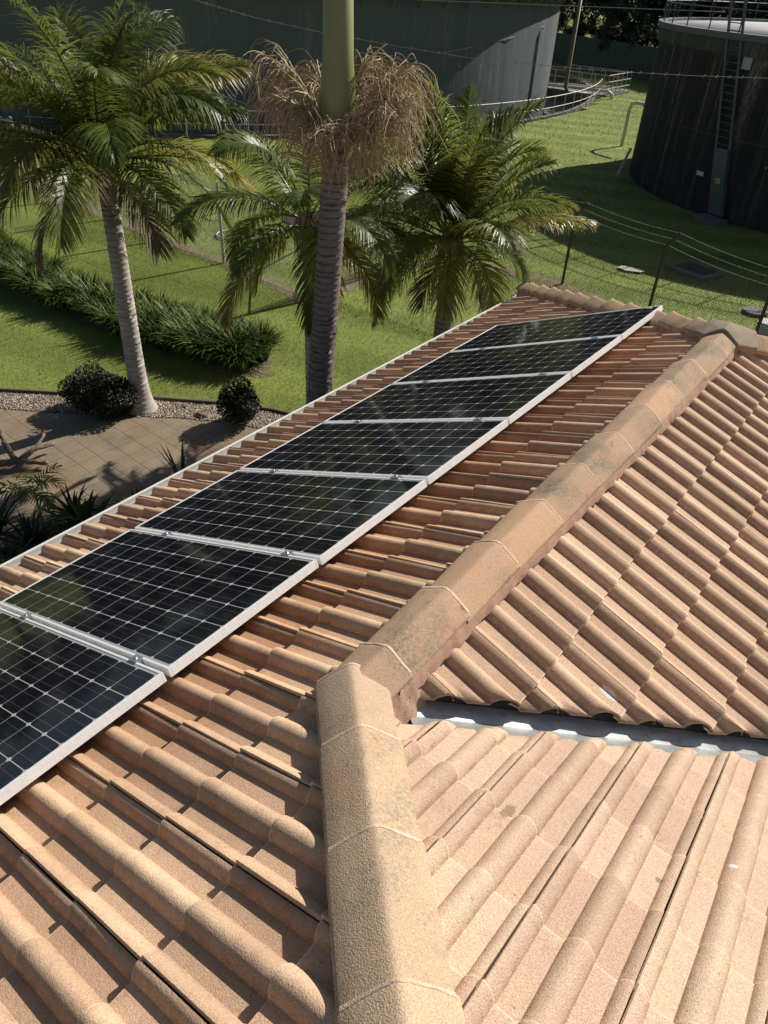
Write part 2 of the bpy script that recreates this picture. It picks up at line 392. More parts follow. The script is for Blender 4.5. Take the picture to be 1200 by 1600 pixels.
# valley flashing
zt = NT('zinc_valley'); f = zt.noise(5, 5, .7); c = zt.mix(zt.rng(f, .35, .65), (.34, .35, .35), (.46, .47, .46))
c = zt.mix(zt.math('MULTIPLY', zt.rng(zt.noise(26, 4, .7), .5, .66), .7), c, (.30, .27, .23)); M['zinc'] = zt.done(c, .42, .55)
mb = MB(); V = []
for s in [.14, 1, 2, 3, 4.2]:
    c = Vector((s, s, -s * TT))
    for off, dz in ((-.20, -.055), (-.05, -.040), (-.043, -.032), (0, -.034), (.045, -.018), (.052, -.024), (.20, -.012)):
        V.append(c + Vector((off, -off, dz + abs(off) * TT * .96)))
F = [(i * 7 + k, i * 7 + k + 1, i * 7 + k + 8, i * 7 + k + 7) for i in range(4) for k in range(6)]
mb.add(V, F); mb.build('valley_flashing', M['zinc'], house)

# sarking under the tiles, gutter, fascia, walls
M['sark'] = plain('dark_sarking', (.03, .028, .026), .9)
M['gutter'] = plain('cream_gutter', (.66, .64, .60), .38, 0, .12, 9, .05)
M['wall'] = plain('rendered_wall', (.50, .44, .36), .85, 0, .12, 3, .3, 120)
def sheet(name, pts, faces, m, parent, th=.0):
    mb = MB(); mb.add(pts, faces); return mb.build(name, m, parent)
DK = -.11
def pz1(x, y): return (x, y, x * TT + DK)
sheet('roof_deck', [pz1(-3.02, -5.2), pz1(2.4, -5.2), pz1(2.4, -2.4), pz1(0, 0), pz1(0, LR), pz1(-3.02, LR + 3.02)], [(0, 1, 2, 3), (0, 3, 4, 5)], M['sark'], house)
sheet('roof_deck', [(0, 0, DK), (3.02, 3.02, -3.02 * TT + DK), (3.02, LR + 3.02, -3.02 * TT + DK), (0, LR, DK)], [(0, 1, 2, 3)], M['sark'], house)
sheet('roof_deck', [(0, 0, DK), (2.8, -2.8, 2.8 * TT + DK), (6, -2.8, 2.8 * TT + DK), (6, 3.02, -3.02 * TT + DK), (3.02, 3.02, -3.02 * TT + DK)], [(0, 1, 2, 3, 4)], M['sark'], house)
sheet('roof_deck', [(0, LR, DK), (3.02, LR + 3.02, -3.02 * TT + DK), (-3.02, LR + 3.02, -3.02 * TT + DK)], [(0, 1, 2)], M['sark'], house)
ez = -3.02 * TT
def gutter_run(p, q, out):
    p, q, out = Vector(p), Vector(q), Vector(out); d = (q - p).normalized()
    P = [(.0, -.060), (.0, -.120), (.082, -.122), (.088, -.115), (.089, -.055), (.094, -.049), (.100, -.047), (.104, -.051), (.103, -.058), (.098, -.060)]
    mb = MB(); V = []; n = len(P)
    for s in (p, q):
        for a, b in P: V.append(s + out * (a) + Vector((0, 0, b)))
    mb.add(V, [(k, k + 1, n + k + 1, n + k) for k in range(n - 1)] + [tuple(range(n)), tuple(range(n, 2 * n))])
    L = (q - p).length; k = 0
    return mb.build('gutter', M['gutter'], house)
EY = LR + 3.02
gutter_run((-2.995, -5.2, ez - .005), (-2.995, EY, ez - .005), (-1, 0, 0))
gutter_run((-3.16, EY + .005, ez - .005), (3.02, EY + .005, ez - .005), (0, 1, 0))
mb = MB(); mb.box((-2.985, (EY - 5.2) / 2, ez - .14), (.02, EY + 5.2, .17)); mb.box((0, EY - .01, ez - .14), (6.0, .02, .17)); mb.build('fascia', M['gutter'], house)
mb = MB(); mb.box((-2.75, (EY - 5.2) / 2 - .2, ez - .225), (.5, EY + 4.8, .01)); mb.box((0, EY - .27, ez - .225), (5.0, .5, .01)); mb.build('soffit', M['gutter'], house)
mb = MB(); H = ez - .23 - G
mb.box((-2.5, (EY - 5.7) / 2, G + H / 2), (.2, EY + 4.7, H)); mb.box((.2, EY - .5, G + H / 2), (5.2, .2, H)); mb.box((2.7, (EY + 2.6) / 2, G + H / 2), (.2, EY - 3.5, H)); mb.build('house_wall', M['wall'], house)

# ------------------------------------------------------------------ solar panels
t = NT('solar_cells'); x = t.sep()
cu, cv = .1292, .1275
def cell(sock, pitch, off):
    a = t.math('DIVIDE', t.math('SUBTRACT', sock, off), pitch); fr = t.math('FRACT', a)
    return t.math('MULTIPLY', t.math('MINIMUM', fr, t.math('SUBTRACT', 1, fr)), pitch), fr
du, fu = cell(x[0], cu, .0148); dv, fv = cell(x[1], cv, .0215)
lu = t.math('LESS_THAN', du, .00105); lv = t.math('LESS_THAN', dv, .0016)
dia = t.math('LESS_THAN', t.math('ADD', du, dv), .0125)
white = t.math('MAXIMUM', t.math('MAXIMUM', lu, lv), dia)
bu = t.math('MINIMUM', t.math('ABSOLUTE', t.math('SUBTRACT', fv, .27)), t.math('ABSOLUTE', t.math('SUBTRACT', fv, .73)))
bus = t.math('LESS_THAN', bu, .0055)
edge = t.math('MAXIMUM', t.math('MAXIMUM', t.math('LESS_THAN', x[0], .0150), t.math('GREATER_THAN', x[0], 1.5650)), t.math('MAXIMUM', t.math('LESS_THAN', x[1], .0217), t.math('GREATER_THAN', x[1], .7863)))
c = t.mix(t.rng(t.noise(3, 3), .3, .7), (.0035, .0035, .006), (.006, .006, .011))
c = t.mix(bus, c, (.075, .075, .085)); c = t.mix(white, c, (.40, .41, .42)); c = t.mix(edge, c, (.30, .31, .32))
dust = t.math('MULTIPLY', t.rng(t.noise(6, 6, .75), .48, .74), .035); c = t.mix(dust, c, (.45, .42, .38))
t.bump(t.noise(1.3, 2), .03, .01)
M['cells'] = t.done(c, t.rng(t.noise(9, 5, .7), .3, .7, .045, .10), 0, .5); t.b.inputs['IOR'].default_value = 1.42
t = NT('anodised_frame'); f = t.noise(22, 4, .7, t.scale(1, 3, 1)); c = t.mix(t.rng(f, .35, .65), (.74, .74, .73), (.84, .84, .83))
dm = t.math('MULTIPLY', t.rng(t.noise(34, 5, .75), .55, .70), .35); c = t.mix(dm, c, (.58, .54, .49)); M['frame'] = t.done(c, .45, .15)
M['clamp'] = plain('steel_clamp', (.55, .55, .55), .35, .8)
PH = .1257; FH = .040
d1, y0, PT, PWD, PLN = .6885, -1.0584, .828, .808, 1.58
PX = Vector((-CT, 0, -ST)); PN = Vector((-ST, 0, CT)); PY = Vector((0, 1, 0))
# local frame of a panel: X down the slope, Y along the ridge, Z away from the roof
RM = Matrix((PX, PX.cross(PY) if False else PY, PX.cross(PY))).transposed()
flip = PX.cross(PY).dot(PN) < 0
YY = -PY if flip else PY
RM = Matrix((PX, YY, PN)).transposed()
names = ['solar panel cut off by the left picture edge, nearest the camera', 'second nearest solar panel, its upper corner beside the near panel and the left edge',
         'third solar panel from the camera, left of the junction of ridge and hip', 'middle solar panel of the row of seven, reflecting a pale palm stem',
         'fifth solar panel from the camera, behind the middle one', 'second farthest solar panel, reflecting dark trees', 'farthest solar panel of the row, its corner touching the far hip tiles']
for k in range(7):
    o = d1 * PX + PN * PH + PY * (y0 + k * PT + (PWD if flip else 0))
    pr = bpy.data.objects.new('solar_panel', None); pr.matrix_world = Matrix.Translation(o) @ RM.to_4x4() @ Matrix.Translation((0, 0, random.uniform(-.0015, .0015)))
    link(pr); tag(pr, names[k], 'solar panel', 'solar panels in a row on the roof')
    if k == 0:
        mb = MB(); lip = .011
        for (cx, cy, sx, sy) in ((PLN / 2, lip / 2, PLN, lip), (PLN / 2, PWD - lip / 2, PLN, lip), (lip / 2, PWD / 2, lip, PWD - 2 * lip), (PLN - lip / 2, PWD / 2, lip, PWD - 2 * lip)):
            mb.box((cx, cy, -FH / 2), (sx, sy, FH))
        mb.box((.021, PWD / 2, -FH + .001), (.020, PWD - 2 * lip, .002)); mb.box((PLN - .021, PWD / 2, -FH + .001), (.020, PWD - 2 * lip, .002))
        fr = mb.build('frame', M['frame'], pr)
        bv = fr.modifiers.new('bevel', 'BEVEL'); bv.width = .0012; bv.segments = 2
        mb = MB(); mb.box((PLN / 2, PWD / 2, -.0045), (PLN - 2 * lip - .0006, PWD - 2 * lip - .0006, .005))
        gl = mb.build('glass', M['cells'], pr)
        mb = MB(); mb.box((PLN * .9, PWD / 2, -.026), (.11, .12, .02)); jb = mb.build('junction_box', M['sark'], pr)
        cl = MB(); s_ = -1 if flip else 1; cyk = -.010 if not flip else PWD + .010
        cl.box((0, 0, .0025), (.055, .036, .003)); cl.box((0, 0, -.018), (.055, .016, .036)); cl.tube([(0, 0, .003), (0, 0, .0085)], .006, 6)
        clo = cl.build('clamp', M['clamp'], pr); clo.location = (.205, cyk, 0)
        c2 = clo.copy(); link(c2, pr); c2.location = (1.215, cyk, 0)
        proto = [fr, gl, jb, clo, c2]
    else:
        for q in proto:
            c = q.copy(); link(c, pr)
rail = empty('mounting_rails', tuple(d1 * PX + PN * (PH - FH)), 'pair of aluminium mounting rails under the solar panels', 'rails')
for s_ in (.205, 1.215):
    mb = MB(); a = PX * s_ + PY * (y0 - .05) - PN * .022; b = PX * s_ + PY * (y0 + 7 * PT + .02) - PN * .022
    mb.bar(a, b, .04, .04, up=PN); mb.build('rail', M['frame'], rail)

# ------------------------------------------------------------------ ground
t = NT('mown_lawn'); x = t.sep()
big = t.noise(.55, 5, .6); mid = t.noise(6, 4, .65); fine = t.noise(55, 3, .7); st = t.n('ShaderNodeTexWave', wave_type='BANDS', bands_direction='X')
t.L(t.scale(1, 1, 1, (0, 0, R(72))), st.inputs['Vector']); st.inputs['Scale'].default_value = .16; st.inputs['Distortion'].default_value = 2.5; st.inputs['Detail'].default_value = 2
c = t.mix(t.rng(big, .35, .65), (.135, .19, .034), (.20, .245, .05))
c = t.mix(t.rng(mid, .42, .72), c, (.21, .20, .075))
c = t.bright(c, t.rng(st.outputs['Fac'], .2, .8, .88, 1.10)); c = t.bright(c, t.rng(fine, .25, .75, .62, 1.4))
t.bump(fine, .45, .03); M['lawn'] = t.done(c, .8, spec=.15)
t = NT('dry_soil'); c = t.mix(t.rng(t.noise(9, 5, .7), .3, .7), (.17, .13, .085), (.30, .24, .165)); c = t.bright(c, t.rng(t.noise(80, 3, .7), .3, .7, .6, 1.4))
t.bump(t.noise(60, 4, .7), .8, .03); M['soil'] = t.done(c, .95, spec=.1)
t = NT('river_gravel'); v = t.n('ShaderNodeTexVoronoi'); v.inputs['Scale'].default_value = 36; t.L(t.co, v.inputs['Vector'])
cc = t.ramp(t.sep(v.outputs['Color'])[0], [(0, (.16, .11, .075)), (.4, (.34, .25, .18)), (.75, (.50, .40, .30)), (1, (.66, .58, .48))])
cc = t.bright(cc, t.rng(v.outputs['Distance'], 0, .6, 1.15, .35)); t.bump(t.math('SUBTRACT', 1, v.outputs['Distance']), 1.0, .03); M['gravel'] = t.done(cc, .8, spec=.2)
t = NT('stamped_concrete'); q = t.sep(t.scale(1, 1, 1, (0, 0, R(3))))
wob = t.math('MULTIPLY', t.noise(2.5, 3), .02)
def joint(s_, p_, o_):
    f_ = t.math('FRACT', t.math('DIVIDE', t.math('ADD', t.math('ADD', s_, wob), o_), p_)); return t.math('MULTIPLY', t.math('MINIMUM', f_, t.math('SUBTRACT', 1, f_)), p_)
jn = t.math('MINIMUM', joint(q[0], .30, .05), joint(q[1], .30, .1)); jm = t.rng(jn, .003, .009, 1, 0)
c = t.mix(t.rng(t.noise(1.4, 5, .65), .38, .62), (.26, .205, .145), (.235, .16, .095)); c = t.mix(t.rng(t.noise(2.6, 6, .7, dist=.6), .48, .72), c, (.16, .135, .105))
c = t.bright(c, t.rng(t.noise(70, 4, .75), .3, .7, .72, 1.25)); c = t.mix(t.math('MULTIPLY', t.math('MULTIPLY', jm, t.rng(t.noise(2, 3), .38, .6, .1, 1)), .38), c, (.13, .085, .05))
t.bump(t.math('MULTIPLY', jm, -1), .8, .01); t.bump(t.noise(45, 4, .7), .35, .008); M['paving'] = t.done(c, .6, spec=.35)
M['mulch'] = plain('dark_mulch', (.035, .025, .018), .95, 0, .5, 30, .9, 50)

def flat(name, poly, z, m, kind='structure', **k):
    mb = MB(); mb.add([(x_, y_, 0) for x_, y_ in poly], [tuple(range(len(poly)))]); o = mb.build(name, m, None, False, (0, 0, z)); o['kind'] = kind; return o
# lawn sheet (gridded near the house for a slightly uneven surface, huge beyond)
def grid_ground():
    xs = np.concatenate([[-900, -300, -120, -60], np.arange(-40, 10, .5), [20, 60, 200, 900]]); ys = np.concatenate([[-900, -200, -40, -10], np.arange(-4, 60, .5), [90, 200, 900]])
    V = []; 
    for y_ in ys:
        for x_ in xs:
            z_ = .03 * math.sin(x_ * .7 + 1.3 * math.sin(y_ * .4)) * math.sin(y_ * .55) if abs(x_) < 60 and y_ < 60 else 0
            z_ = 0
            # slot for the tank pit
            V.append((x_, y_, z_ - .02))
    n = len(xs); F = []
    for j in range(len(ys) - 1):
        for i in range(n - 1):
            cx_, cy_ = (xs[i] + xs[i + 1]) / 2, (ys[j] + ys[j + 1]) / 2
            if math.hypot(cx_ + 42.5, cy_ - 36.5) < 25.2: continue
            F.append((j * n + i, j * n + i + 1, (j + 1) * n + i + 1, (j + 1) * n + i))
    mb = MB(); mb.add(V, F); o = mb.build('lawn', M['lawn'], None, True, (0, 0, G)); o['kind'] = 'structure'
grid_ground()
def wavy(poly_a, poly_b, n, amp, seed):
    r_ = np.random.default_rng(seed); na = np.convolve(r_.normal(0, 1, n + 7), np.ones(4) / 4, 'same') * amp; nb = np.convolve(r_.normal(0, 1, n + 7), np.ones(4) / 4, 'same') * amp; out = []
    for i in range(n + 1):
        f_ = i / n * (len(poly_a) - 1); k_ = min(int(f_), len(poly_a) - 2); f_ -= k_
        a = Vector(poly_a[k_]).lerp(Vector(poly_a[k_ + 1]), f_); b = Vector(poly_b[k_]).lerp(Vector(poly_b[k_ + 1]), f_); d = (b - a).normalized()
        out.append((a + d * na[i + 2], b + d * nb[i + 2]))
    return out
def ribbon(name, pa, pb, n, amp, z, m, seed, parent=None, kind='structure'):
    prs = wavy(pa, pb, n, amp, seed); mb = MB(); V = []
    for a, b in prs: V += [(a.x, a.y, 0), (b.x, b.y, 0)]
    mb.add(V, [(2 * i, 2 * i + 1, 2 * i + 3, 2 * i + 2) for i in range(n)]); o = mb.build(name, m, parent, False, (0, 0, z))
    if kind: o['kind'] = kind
    return o
ribbon('soil_strip', [(-24, 10.75), (-17.5, 10.25), (-12.3, 9.95), (-9.25, 9.55), (-9.05, 10.6), (-9.05, 14.2), (-5.9, 14.4), (-1, 12.5), (4, 10.2)],
       [(-24, 11.15), (-17.5, 10.6), (-12.3, 10.35), (-9.7, 10.1), (-9.5, 11), (-9.5, 14.75), (-5.8, 14.85), (-.9, 13.1), (4, 10.8)], 420, .12, G - .014, M['soil'], 5)
# paving, gravel bed, mulch bed beside the house
flat('paving', [(-30, -20), (-3.9, -20), (-3.9, 1.7), (-4.6, 4.9), (-5.6, 5.55), (-6.6, 5.22), (-7.3, 4.80), (-8.2, 4.1), (-9.3, 3.3), (-10.4, 2.7), (-13, 1.9), (-30, -1)], G + .012, M['paving'])
ribbon('gravel_bed', [(-13, 2.6), (-10.4, 3.2), (-9.3, 4.0), (-8.2, 4.82), (-7.3, 5.42), (-6.5, 5.85), (-5.4, 6.2), (-3.2, 6.9)],
       [(-13, 1.9), (-10.4, 2.7), (-9.3, 3.3), (-8.2, 4.1), (-7.3, 4.80), (-6.6, 5.22), (-5.6, 5.55), (-3.2, 5.6)], 90, .015, G + .022, M['gravel'], 6)
ribbon('mulch_bed', [(-3.0, -8), (-3.0, 0), (-3.0, 3), (-3.0, 7)], [(-7.2, -8), (-7.0, .6), (-5.3, 3.0), (-3.9, 7)], 50, .05, G + .03, M['mulch'], 8)
M['edging'] = plain('timber_edging', (.10, .08, .065), .8)
mb = MB(); pe = [(-13, 2.6), (-10.4, 3.2), (-9.3, 4.0), (-8.2, 4.82), (-7.3, 5.42), (-6.5, 5.85), (-5.4, 6.2)]
for a, b in zip(pe[:-1], pe[1:]): mb.bar((a[0], a[1], G + .03), (b[0], b[1], G + .03), .035, .07)
tag(mb.build('garden_edging', M['edging']), 'dark timber edging between gravel bed and lawn', 'edging')
# loose pebbles on the gravel bed
mb = MB(); 
for i in range(2600):
    u_ = random.random() * 5; k_ = int(u_); u_ -= k_
    pa = [(-10.4, 3.2), (-9.3, 4.0), (-8.2, 4.82), (-7.3, 5.42), (-6.5, 5.85), (-5.4, 6.2)]; pb = [(-10.4, 2.7), (-9.3, 3.3), (-8.2, 4.1), (-7.3, 4.80), (-6.6, 5.22), (-5.6, 5.55)]
    a = Vector(pa[k_]).lerp(Vector(pa[k_ + 1]), u_); b = Vector(pb[k_]).lerp(Vector(pb[k_ + 1]), u_); q_ = a.lerp(b, random.uniform(.05, 1.04))
    r_ = random.uniform(.008, .02); V = [(q_.x + r_ * random.uniform(.7, 1.2) * cx_, q_.y + r_ * random.uniform(.7, 1.2) * cy_, G + .025 + r_ * .5 * cz_) for cx_, cy_, cz_ in ((1, 0, 0), (0, 1, 0), (-1, 0, 0), (0, -1, 0), (0, 0, 1))]
    mb.add(V, [(0, 1, 4), (1, 2, 4), (2, 3, 4), (3, 0, 4)], random.random())
t = NT('pebbles'); M['pebble'] = t.done(t.ramp(t.attr(), [(0, (.16, .10, .07)), (.5, (.40, .30, .21)), (1, (.66, .58, .48))]), .7)
tag(mb.build('loose_pebbles', M['pebble']), 'small loose tan pebbles scattered over the gravel bed', 'pebbles', kind='stuff')

# grass blades
def in_poly_lawn(x_, y_):
    ye = np.interp(x_, [-13, -10.4, -9.3, -8.2, -7.3, -6.5, -5.4, -3.2], [2.6, 3.2, 4.0, 4.82, 5.42, 5.85, 6.2, 6.9])
    ok = y_ > ye + .03
    soil = (y_ > np.interp(x_, [-24, -17.5, -12.3, -9.25], [10.9, 10.4, 10.1, 9.7])) & (y_ < np.interp(x_, [-24, -17.5, -12.3, -9.25], [11.2, 10.65, 10.35, 10.1])) & (x_ < -9)
    soil |= (x_ > -9.7) & (x_ < -9.0) & (y_ > 9.8) & (y_ < 14.8)
    soil &= np.random.default_rng(4).random(len(x_)) < .6
    return ok & ~soil & ~((x_ > -3.3) & (y_ < 7)) & (np.hypot(x_ + 42.5, y_ - 36.5) > 25.3)
t = NT('grass_blades'); c = t.ramp(t.attr(), [(0, (.13, .18, .028)), (.45, (.21, .265, .048)), (.8, (.30, .335, .085)), (1, (.38, .35, .15))])
c = t.mix(t.rng(t.noise(.6, 4), .35, .65), t.bright(c, .8), t.bright(c, 1.15)); st = t.n('ShaderNodeTexWave', wave_type='BANDS', bands_direction='X'); t.L(t.scale(1, 1, 1, (0, 0, R(72))), st.inputs['Vector']); st.inputs['Scale'].default_value = .16; st.inputs['Distortion'].default_value = 2.5; st.inputs['Detail'].default_value = 2
c = t.bright(c, t.rng(st.outputs['Fac'], .2, .8, .88, 1.10)); dry = t.rng(t.noise(1.1, 5, .7), .58, .70); c = t.mix(t.math('MULTIPLY', dry, .5), c, (.33, .29, .14)); M['blade'] = t.done(c, .6, spec=.2)
tr = t.n('ShaderNodeBsdfTranslucent'); t.L(c, tr.inputs[0]); mx = t.n('ShaderNodeMixShader'); mx.inputs[0].default_value = .4; t.L(t.b.outputs[0], mx.inputs[1]); t.L(tr.outputs[0], mx.inputs[2]); t.L(mx.outputs[0], t.out.inputs[0])
def blades(n, box, hmin, hmax, wd, seed):
    r_ = np.random.default_rng(seed); x_ = r_.uniform(box[0], box[1], n); y_ = r_.uniform(box[2], box[3], n)
    k = in_poly_lawn(x_, y_); x_, y_ = x_[k], y_[k]; n = len(x_)
    a = r_.uniform(0, 2 * np.pi, n); h = r_.uniform(hmin, hmax, n); ln = r_.uniform(.2, 1.1, n) * h; b = r_.uniform(0, 2 * np.pi, n); w_ = r_.uniform(.6, 1.4, n) * wd
    z0 = np.full(n, G - .045)
    P = np.stack([np.stack([x_ - np.cos(a) * w_, y_ - np.sin(a) * w_, z0], 1), np.stack([x_ + np.cos(a) * w_, y_ + np.sin(a) * w_, z0], 1),
                  np.stack([x_ + np.cos(b) * ln, y_ + np.sin(b) * ln, z0 + h + .035], 1)], 1)
    return P.reshape(-1, 3), np.repeat(np.clip(r_.beta(2, 3, n), 0, 1), 3)
Ps, As = [], []
SOILK = .8
for n_, bx, h0, h1, wd, sd_ in ((170000, (-18, -3.2, 3.2, 10.2), .010, .032, .006, 1), (90000, (-20, 1, 9.8, 20), .02, .06, .009, 2), (60000, (-28, 2, 18, 50), .02, .07, .020, 3)):
    P, A_ = blades(n_, bx, h0, h1, wd, sd_); Ps.append(P); As.append(A_)
P = np.concatenate(Ps); A_ = np.concatenate(As); me = bpy.data.meshes.new('grass_blades'); nv_ = len(P)
me.vertices.add(nv_); me.vertices.foreach_set('co', P.ravel()); me.loops.add(nv_); me.loops.foreach_set('vertex_index', np.arange(nv_)); me.polygons.add(nv_ // 3)
me.polygons.foreach_set('loop_start', np.arange(0, nv_, 3)); me.update(calc_edges=True); at = me.attributes.new('tint', 'FLOAT', 'POINT'); at.data.foreach_set('value', A_); me.materials.append(M['blade'])
tag(link(bpy.data.objects.new('grass', me)), 'short green grass blades over the lawns', 'grass', kind='stuff')

# ------------------------------------------------------------------ palms
t = NT('palm_leaf'); c = t.ramp(t.attr(), [(0, (.045, .070, .012)), (.45, (.115, .145, .026)), (.72, (.25, .235, .045)), (.9, (.38, .27, .06)), (1, (.36, .23, .09))])
c = t.bright(c, t.rng(t.objrand(), 0, 1, .75, 1.3))
tr = t.n('ShaderNodeBsdfTranslucent'); t.L(t.mix(.4, t.bright(c, 1.8), (.22, .26, .06)), tr.inputs[0]); mx = t.n('ShaderNodeMixShader'); mx.inputs[0].default_value = .34
M['leaf'] = t.done(c, .42, spec=.4); t.L(t.b.outputs[0], mx.inputs[1]); t.L(tr.outputs[0], mx.inputs[2]); t.L(mx.outputs[0], t.out.inputs[0])
t = NT('dead_palm_leaf'); M['dead'] = t.done(t.mix(t.rng(t.noise(20, 3), .3, .7), (.14, .10, .07), (.26, .20, .15)), .85)
t = NT('palm_trunk'); x = t.sep(); f = t.noise(14, 4, .7, t.scale(1, 1, 4)); a = t.attr()
c = t.mix(t.rng(f, .3, .7), (.40, .355, .31), (.56, .505, .45)); c = t.mix(t.math('MULTIPLY', a, .45), c, (.14, .11, .09))
c = t.mix(t.rng(t.noise(3, 4), .55, .7), c, (.27, .26, .22)); t.bump(t.noise(90, 4, .7, t.scale(3, 3, .6)), .5, .01); M['trunk'] = t.done(c, .9, spec=.2)
t = NT('palm_trunk_brown'); f = t.noise(14, 4, .7, t.scale(1, 1, 4)); a = t.attr()
c = t.mix(t.rng(f, .3, .7), (.19, .16, .145), (.33, .285, .26)); c = t.mix(t.math('MULTIPLY', a, .8), c, (.05, .035, .028)); t.bump(t.noise(90, 4, .7, t.scale(3, 3, .6)), .6, .012); M['trunk_b'] = t.done(c, .9, spec=.2)
t = NT('crownshaft'); c = t.mix(t.rng(t.noise(1.5, 4, .6, t.scale(3, 3, .6)), .35, .65), (.22, .225, .095), (.29, .285, .14)); c = t.mix(t.rng(t.noise(9, 4, .7, t.scale(2, 2, .3)), .6, .75), c, (.22, .17, .06)); M['shaft'] = t.done(c, .42, spec=.5)
M['strand'] = plain('dry_flower_strands', (.42, .31, .18), .8, 0, .5, 30, 0)
M['stalk'] = plain('pale_flower_stalk', (.42, .36, .22), .7, 0, .3, 12, .2)

def frond(mb, L, elev, az, droop, n=46, ll=.42, sub=3, dead=0.0, twist=0.0, lw=.0105, vee=.35, start=.16, yel=.0, sg=1.0):
    """one pinnate leaf from the origin; returns rachis points"""
    p = Vector((0, 0, 0)); P = []; T = []; m_ = 26; e = elev
    h = Vector((math.cos(az), math.sin(az), 0))
    for i in range(m_ + 1):
        f_ = i / m_; e = elev - droop * (f_ ** 1.5); d = h * math.cos(e) + Vector((0, 0, 1)) * math.sin(e); P.append(p.copy()); T.append(d); p = p + d * (L / m_)
    mb.tube(P[::2], [max(.0025, .017 * (1 - i / (m_ / 2)) ** .8) * (L / 1.9) for i in range(len(P[::2]))], 5, .5)
    up0 = Vector((0, 0, 1))
    for i in range(n):
        f_ = start + (1 - start) * (i + random.uniform(-.3, .3)) / n; f_ = min(.995, max(start, f_)); q = f_ * m_; k_ = min(int(q), m_ - 1); o = P[k_].lerp(P[k_ + 1], q - k_); tg = T[k_]
        sdv = tg.cross(up0)
        if sdv.length < .05: sdv = Vector((-math.sin(az), math.cos(az), 0))
        sdv.normalize(); up = sdv.cross(tg).normalized()
        sdv2 = sdv * math.cos(twist * f_) + up * math.sin(twist * f_); up2 = up * math.cos(twist * f_) - sdv * math.sin(twist * f_)
        prof_ = math.sin(math.pi * min(1, (f_ - start) / (1 - start) * .82 + .16)) ** .6
        for s_ in (-1, 1):
            if random.random() < .03: continue
            l_ = ll * prof_ * random.uniform(.82, 1.12); fw = .35 + .75 * f_ + random.uniform(-.12, .12)
            d = (sdv2 * s_ * math.cos(fw) + tg * math.sin(fw) + up2 * (vee + random.uniform(-.15, .15))).normalized()
            wdr = tg.cross(d).cross(d); wdr = (tg - d * tg.dot(d)).normalized()
            w_ = lw * random.uniform(.8, 1.15); pt = o.copy(); V = []; A_ = []; yv = random.uniform(0, .25) + yel + random.uniform(0, .2) * yel
            for j in range(sub + 1):
                g = j / sub; ww = w_ * (.55 + .45 * math.sin(math.pi * min(1, g * .9 + .15))) * (1 - g ** 3 * .92)
                V += [pt - wdr * ww, pt + wdr * ww]; A_ += [min(1, yv + .25 * g + dead)] * 2
                d = (d + Vector((0, 0, -1)) * (.26 * sg + .30 * g * sg) * random.uniform(.75, 1.25)).normalized(); pt = pt + d * (l_ / sub)
            mb.add(V, [(2 * j, 2 * j + 1, 2 * j + 3, 2 * j + 2) for j in range(sub)], A_)
    return P
def trunk(root, base, top, r0, r1, flare, m, rings=.07, seed=0):
    r_ = random.Random(seed); b = Vector(base); tp = Vector(top); H_ = (tp - b).length; V = []; A_ = []; n = 20; z = 0; lv = []
    while z < H_:
        lv += [(z, 0, .0), (z + rings * .55, .004, .0), (z + rings * .78, .006, .25), (z + rings * .88, .001, 1.0)]; z += rings * r_.uniform(.7, 1.3)
    for z, dr, a in lv:
        f_ = min(1, z / H_); c_ = b.lerp(tp, f_); rad = r0 + (r1 - r0) * f_ + flare * math.exp(-z / .22) + dr
        for k in range(n):
            an = 2 * math.pi * k / n; rr_ = rad * (1 + .018 * math.sin(3 * an + z * 2) + r_.uniform(-.008, .008)); V.append(c_ + Vector((math.cos(an) * rr_, math.sin(an) * rr_, r_.uniform(-.006, .006)))); A_.append(max(0, min(1, a + r_.uniform(-.3, .2))))
    F = [(i * n + k, i * n + (k + 1) % n, (i + 1) * n + (k + 1) % n, (i + 1) * n + k) for i in range(len(lv) - 1) for k in range(n)]
    mb = MB(); mb.add([v - b for v in V], F, A_); return mb.build('trunk', m, root, True)
def palm(name, base, top, label, r0, r1, flare, tm, nf, L, seed, shaft=None, ll=.42, spec=None, group='palms beside the house', lean=None):
    random.seed(seed); root = empty(name, base, label, 'palm tree', group); trunk(root, base, top, r0, r1, flare, tm, seed=seed)
    off = Vector(top) - Vector(base)
    if shaft:
        mb = MB(); pr = [(0, r1 * 1.0), (.03, r1 * 1.22), (.12, r1 * 1.45), (.3, r1 * 1.38), (.6, r1 * 1.12), (shaft, r1 * .8)]
        mb.tube([off + Vector((0, 0, z)) for z, _ in pr], [q for _, q in pr], 20); mb.build('crownshaft', M['shaft'], root, True); off = off + Vector((0, 0, shaft - .08))
    if spec is None:
        spec = []
        for i in range(nf):
            f_ = i / (nf - 1); spec.append((2.399 * i + random.uniform(-.25, .25), R(82 - 88 * f_ ** .9), 1.0 + .9 * random.random() + .4 * f_, L * random.uniform(.85, 1.1) * (.8 + .2 * f_), .0))
    for (az, el, dr, L_, yl) in spec:
        mb = MB(); frond(mb, L_, el, az, dr, n=int(56 * L_ / 1.2), ll=ll, twist=random.uniform(-.9, .9), yel=yl)
        o = mb.build('frond', M['leaf'] if yl < .9 else M['dead'], root); o.location = off + Vector((math.cos(az), math.sin(az), 0)) * (r1 * .5) + Vector((0, 0, random.uniform(-.08, .05)))
    return root, off

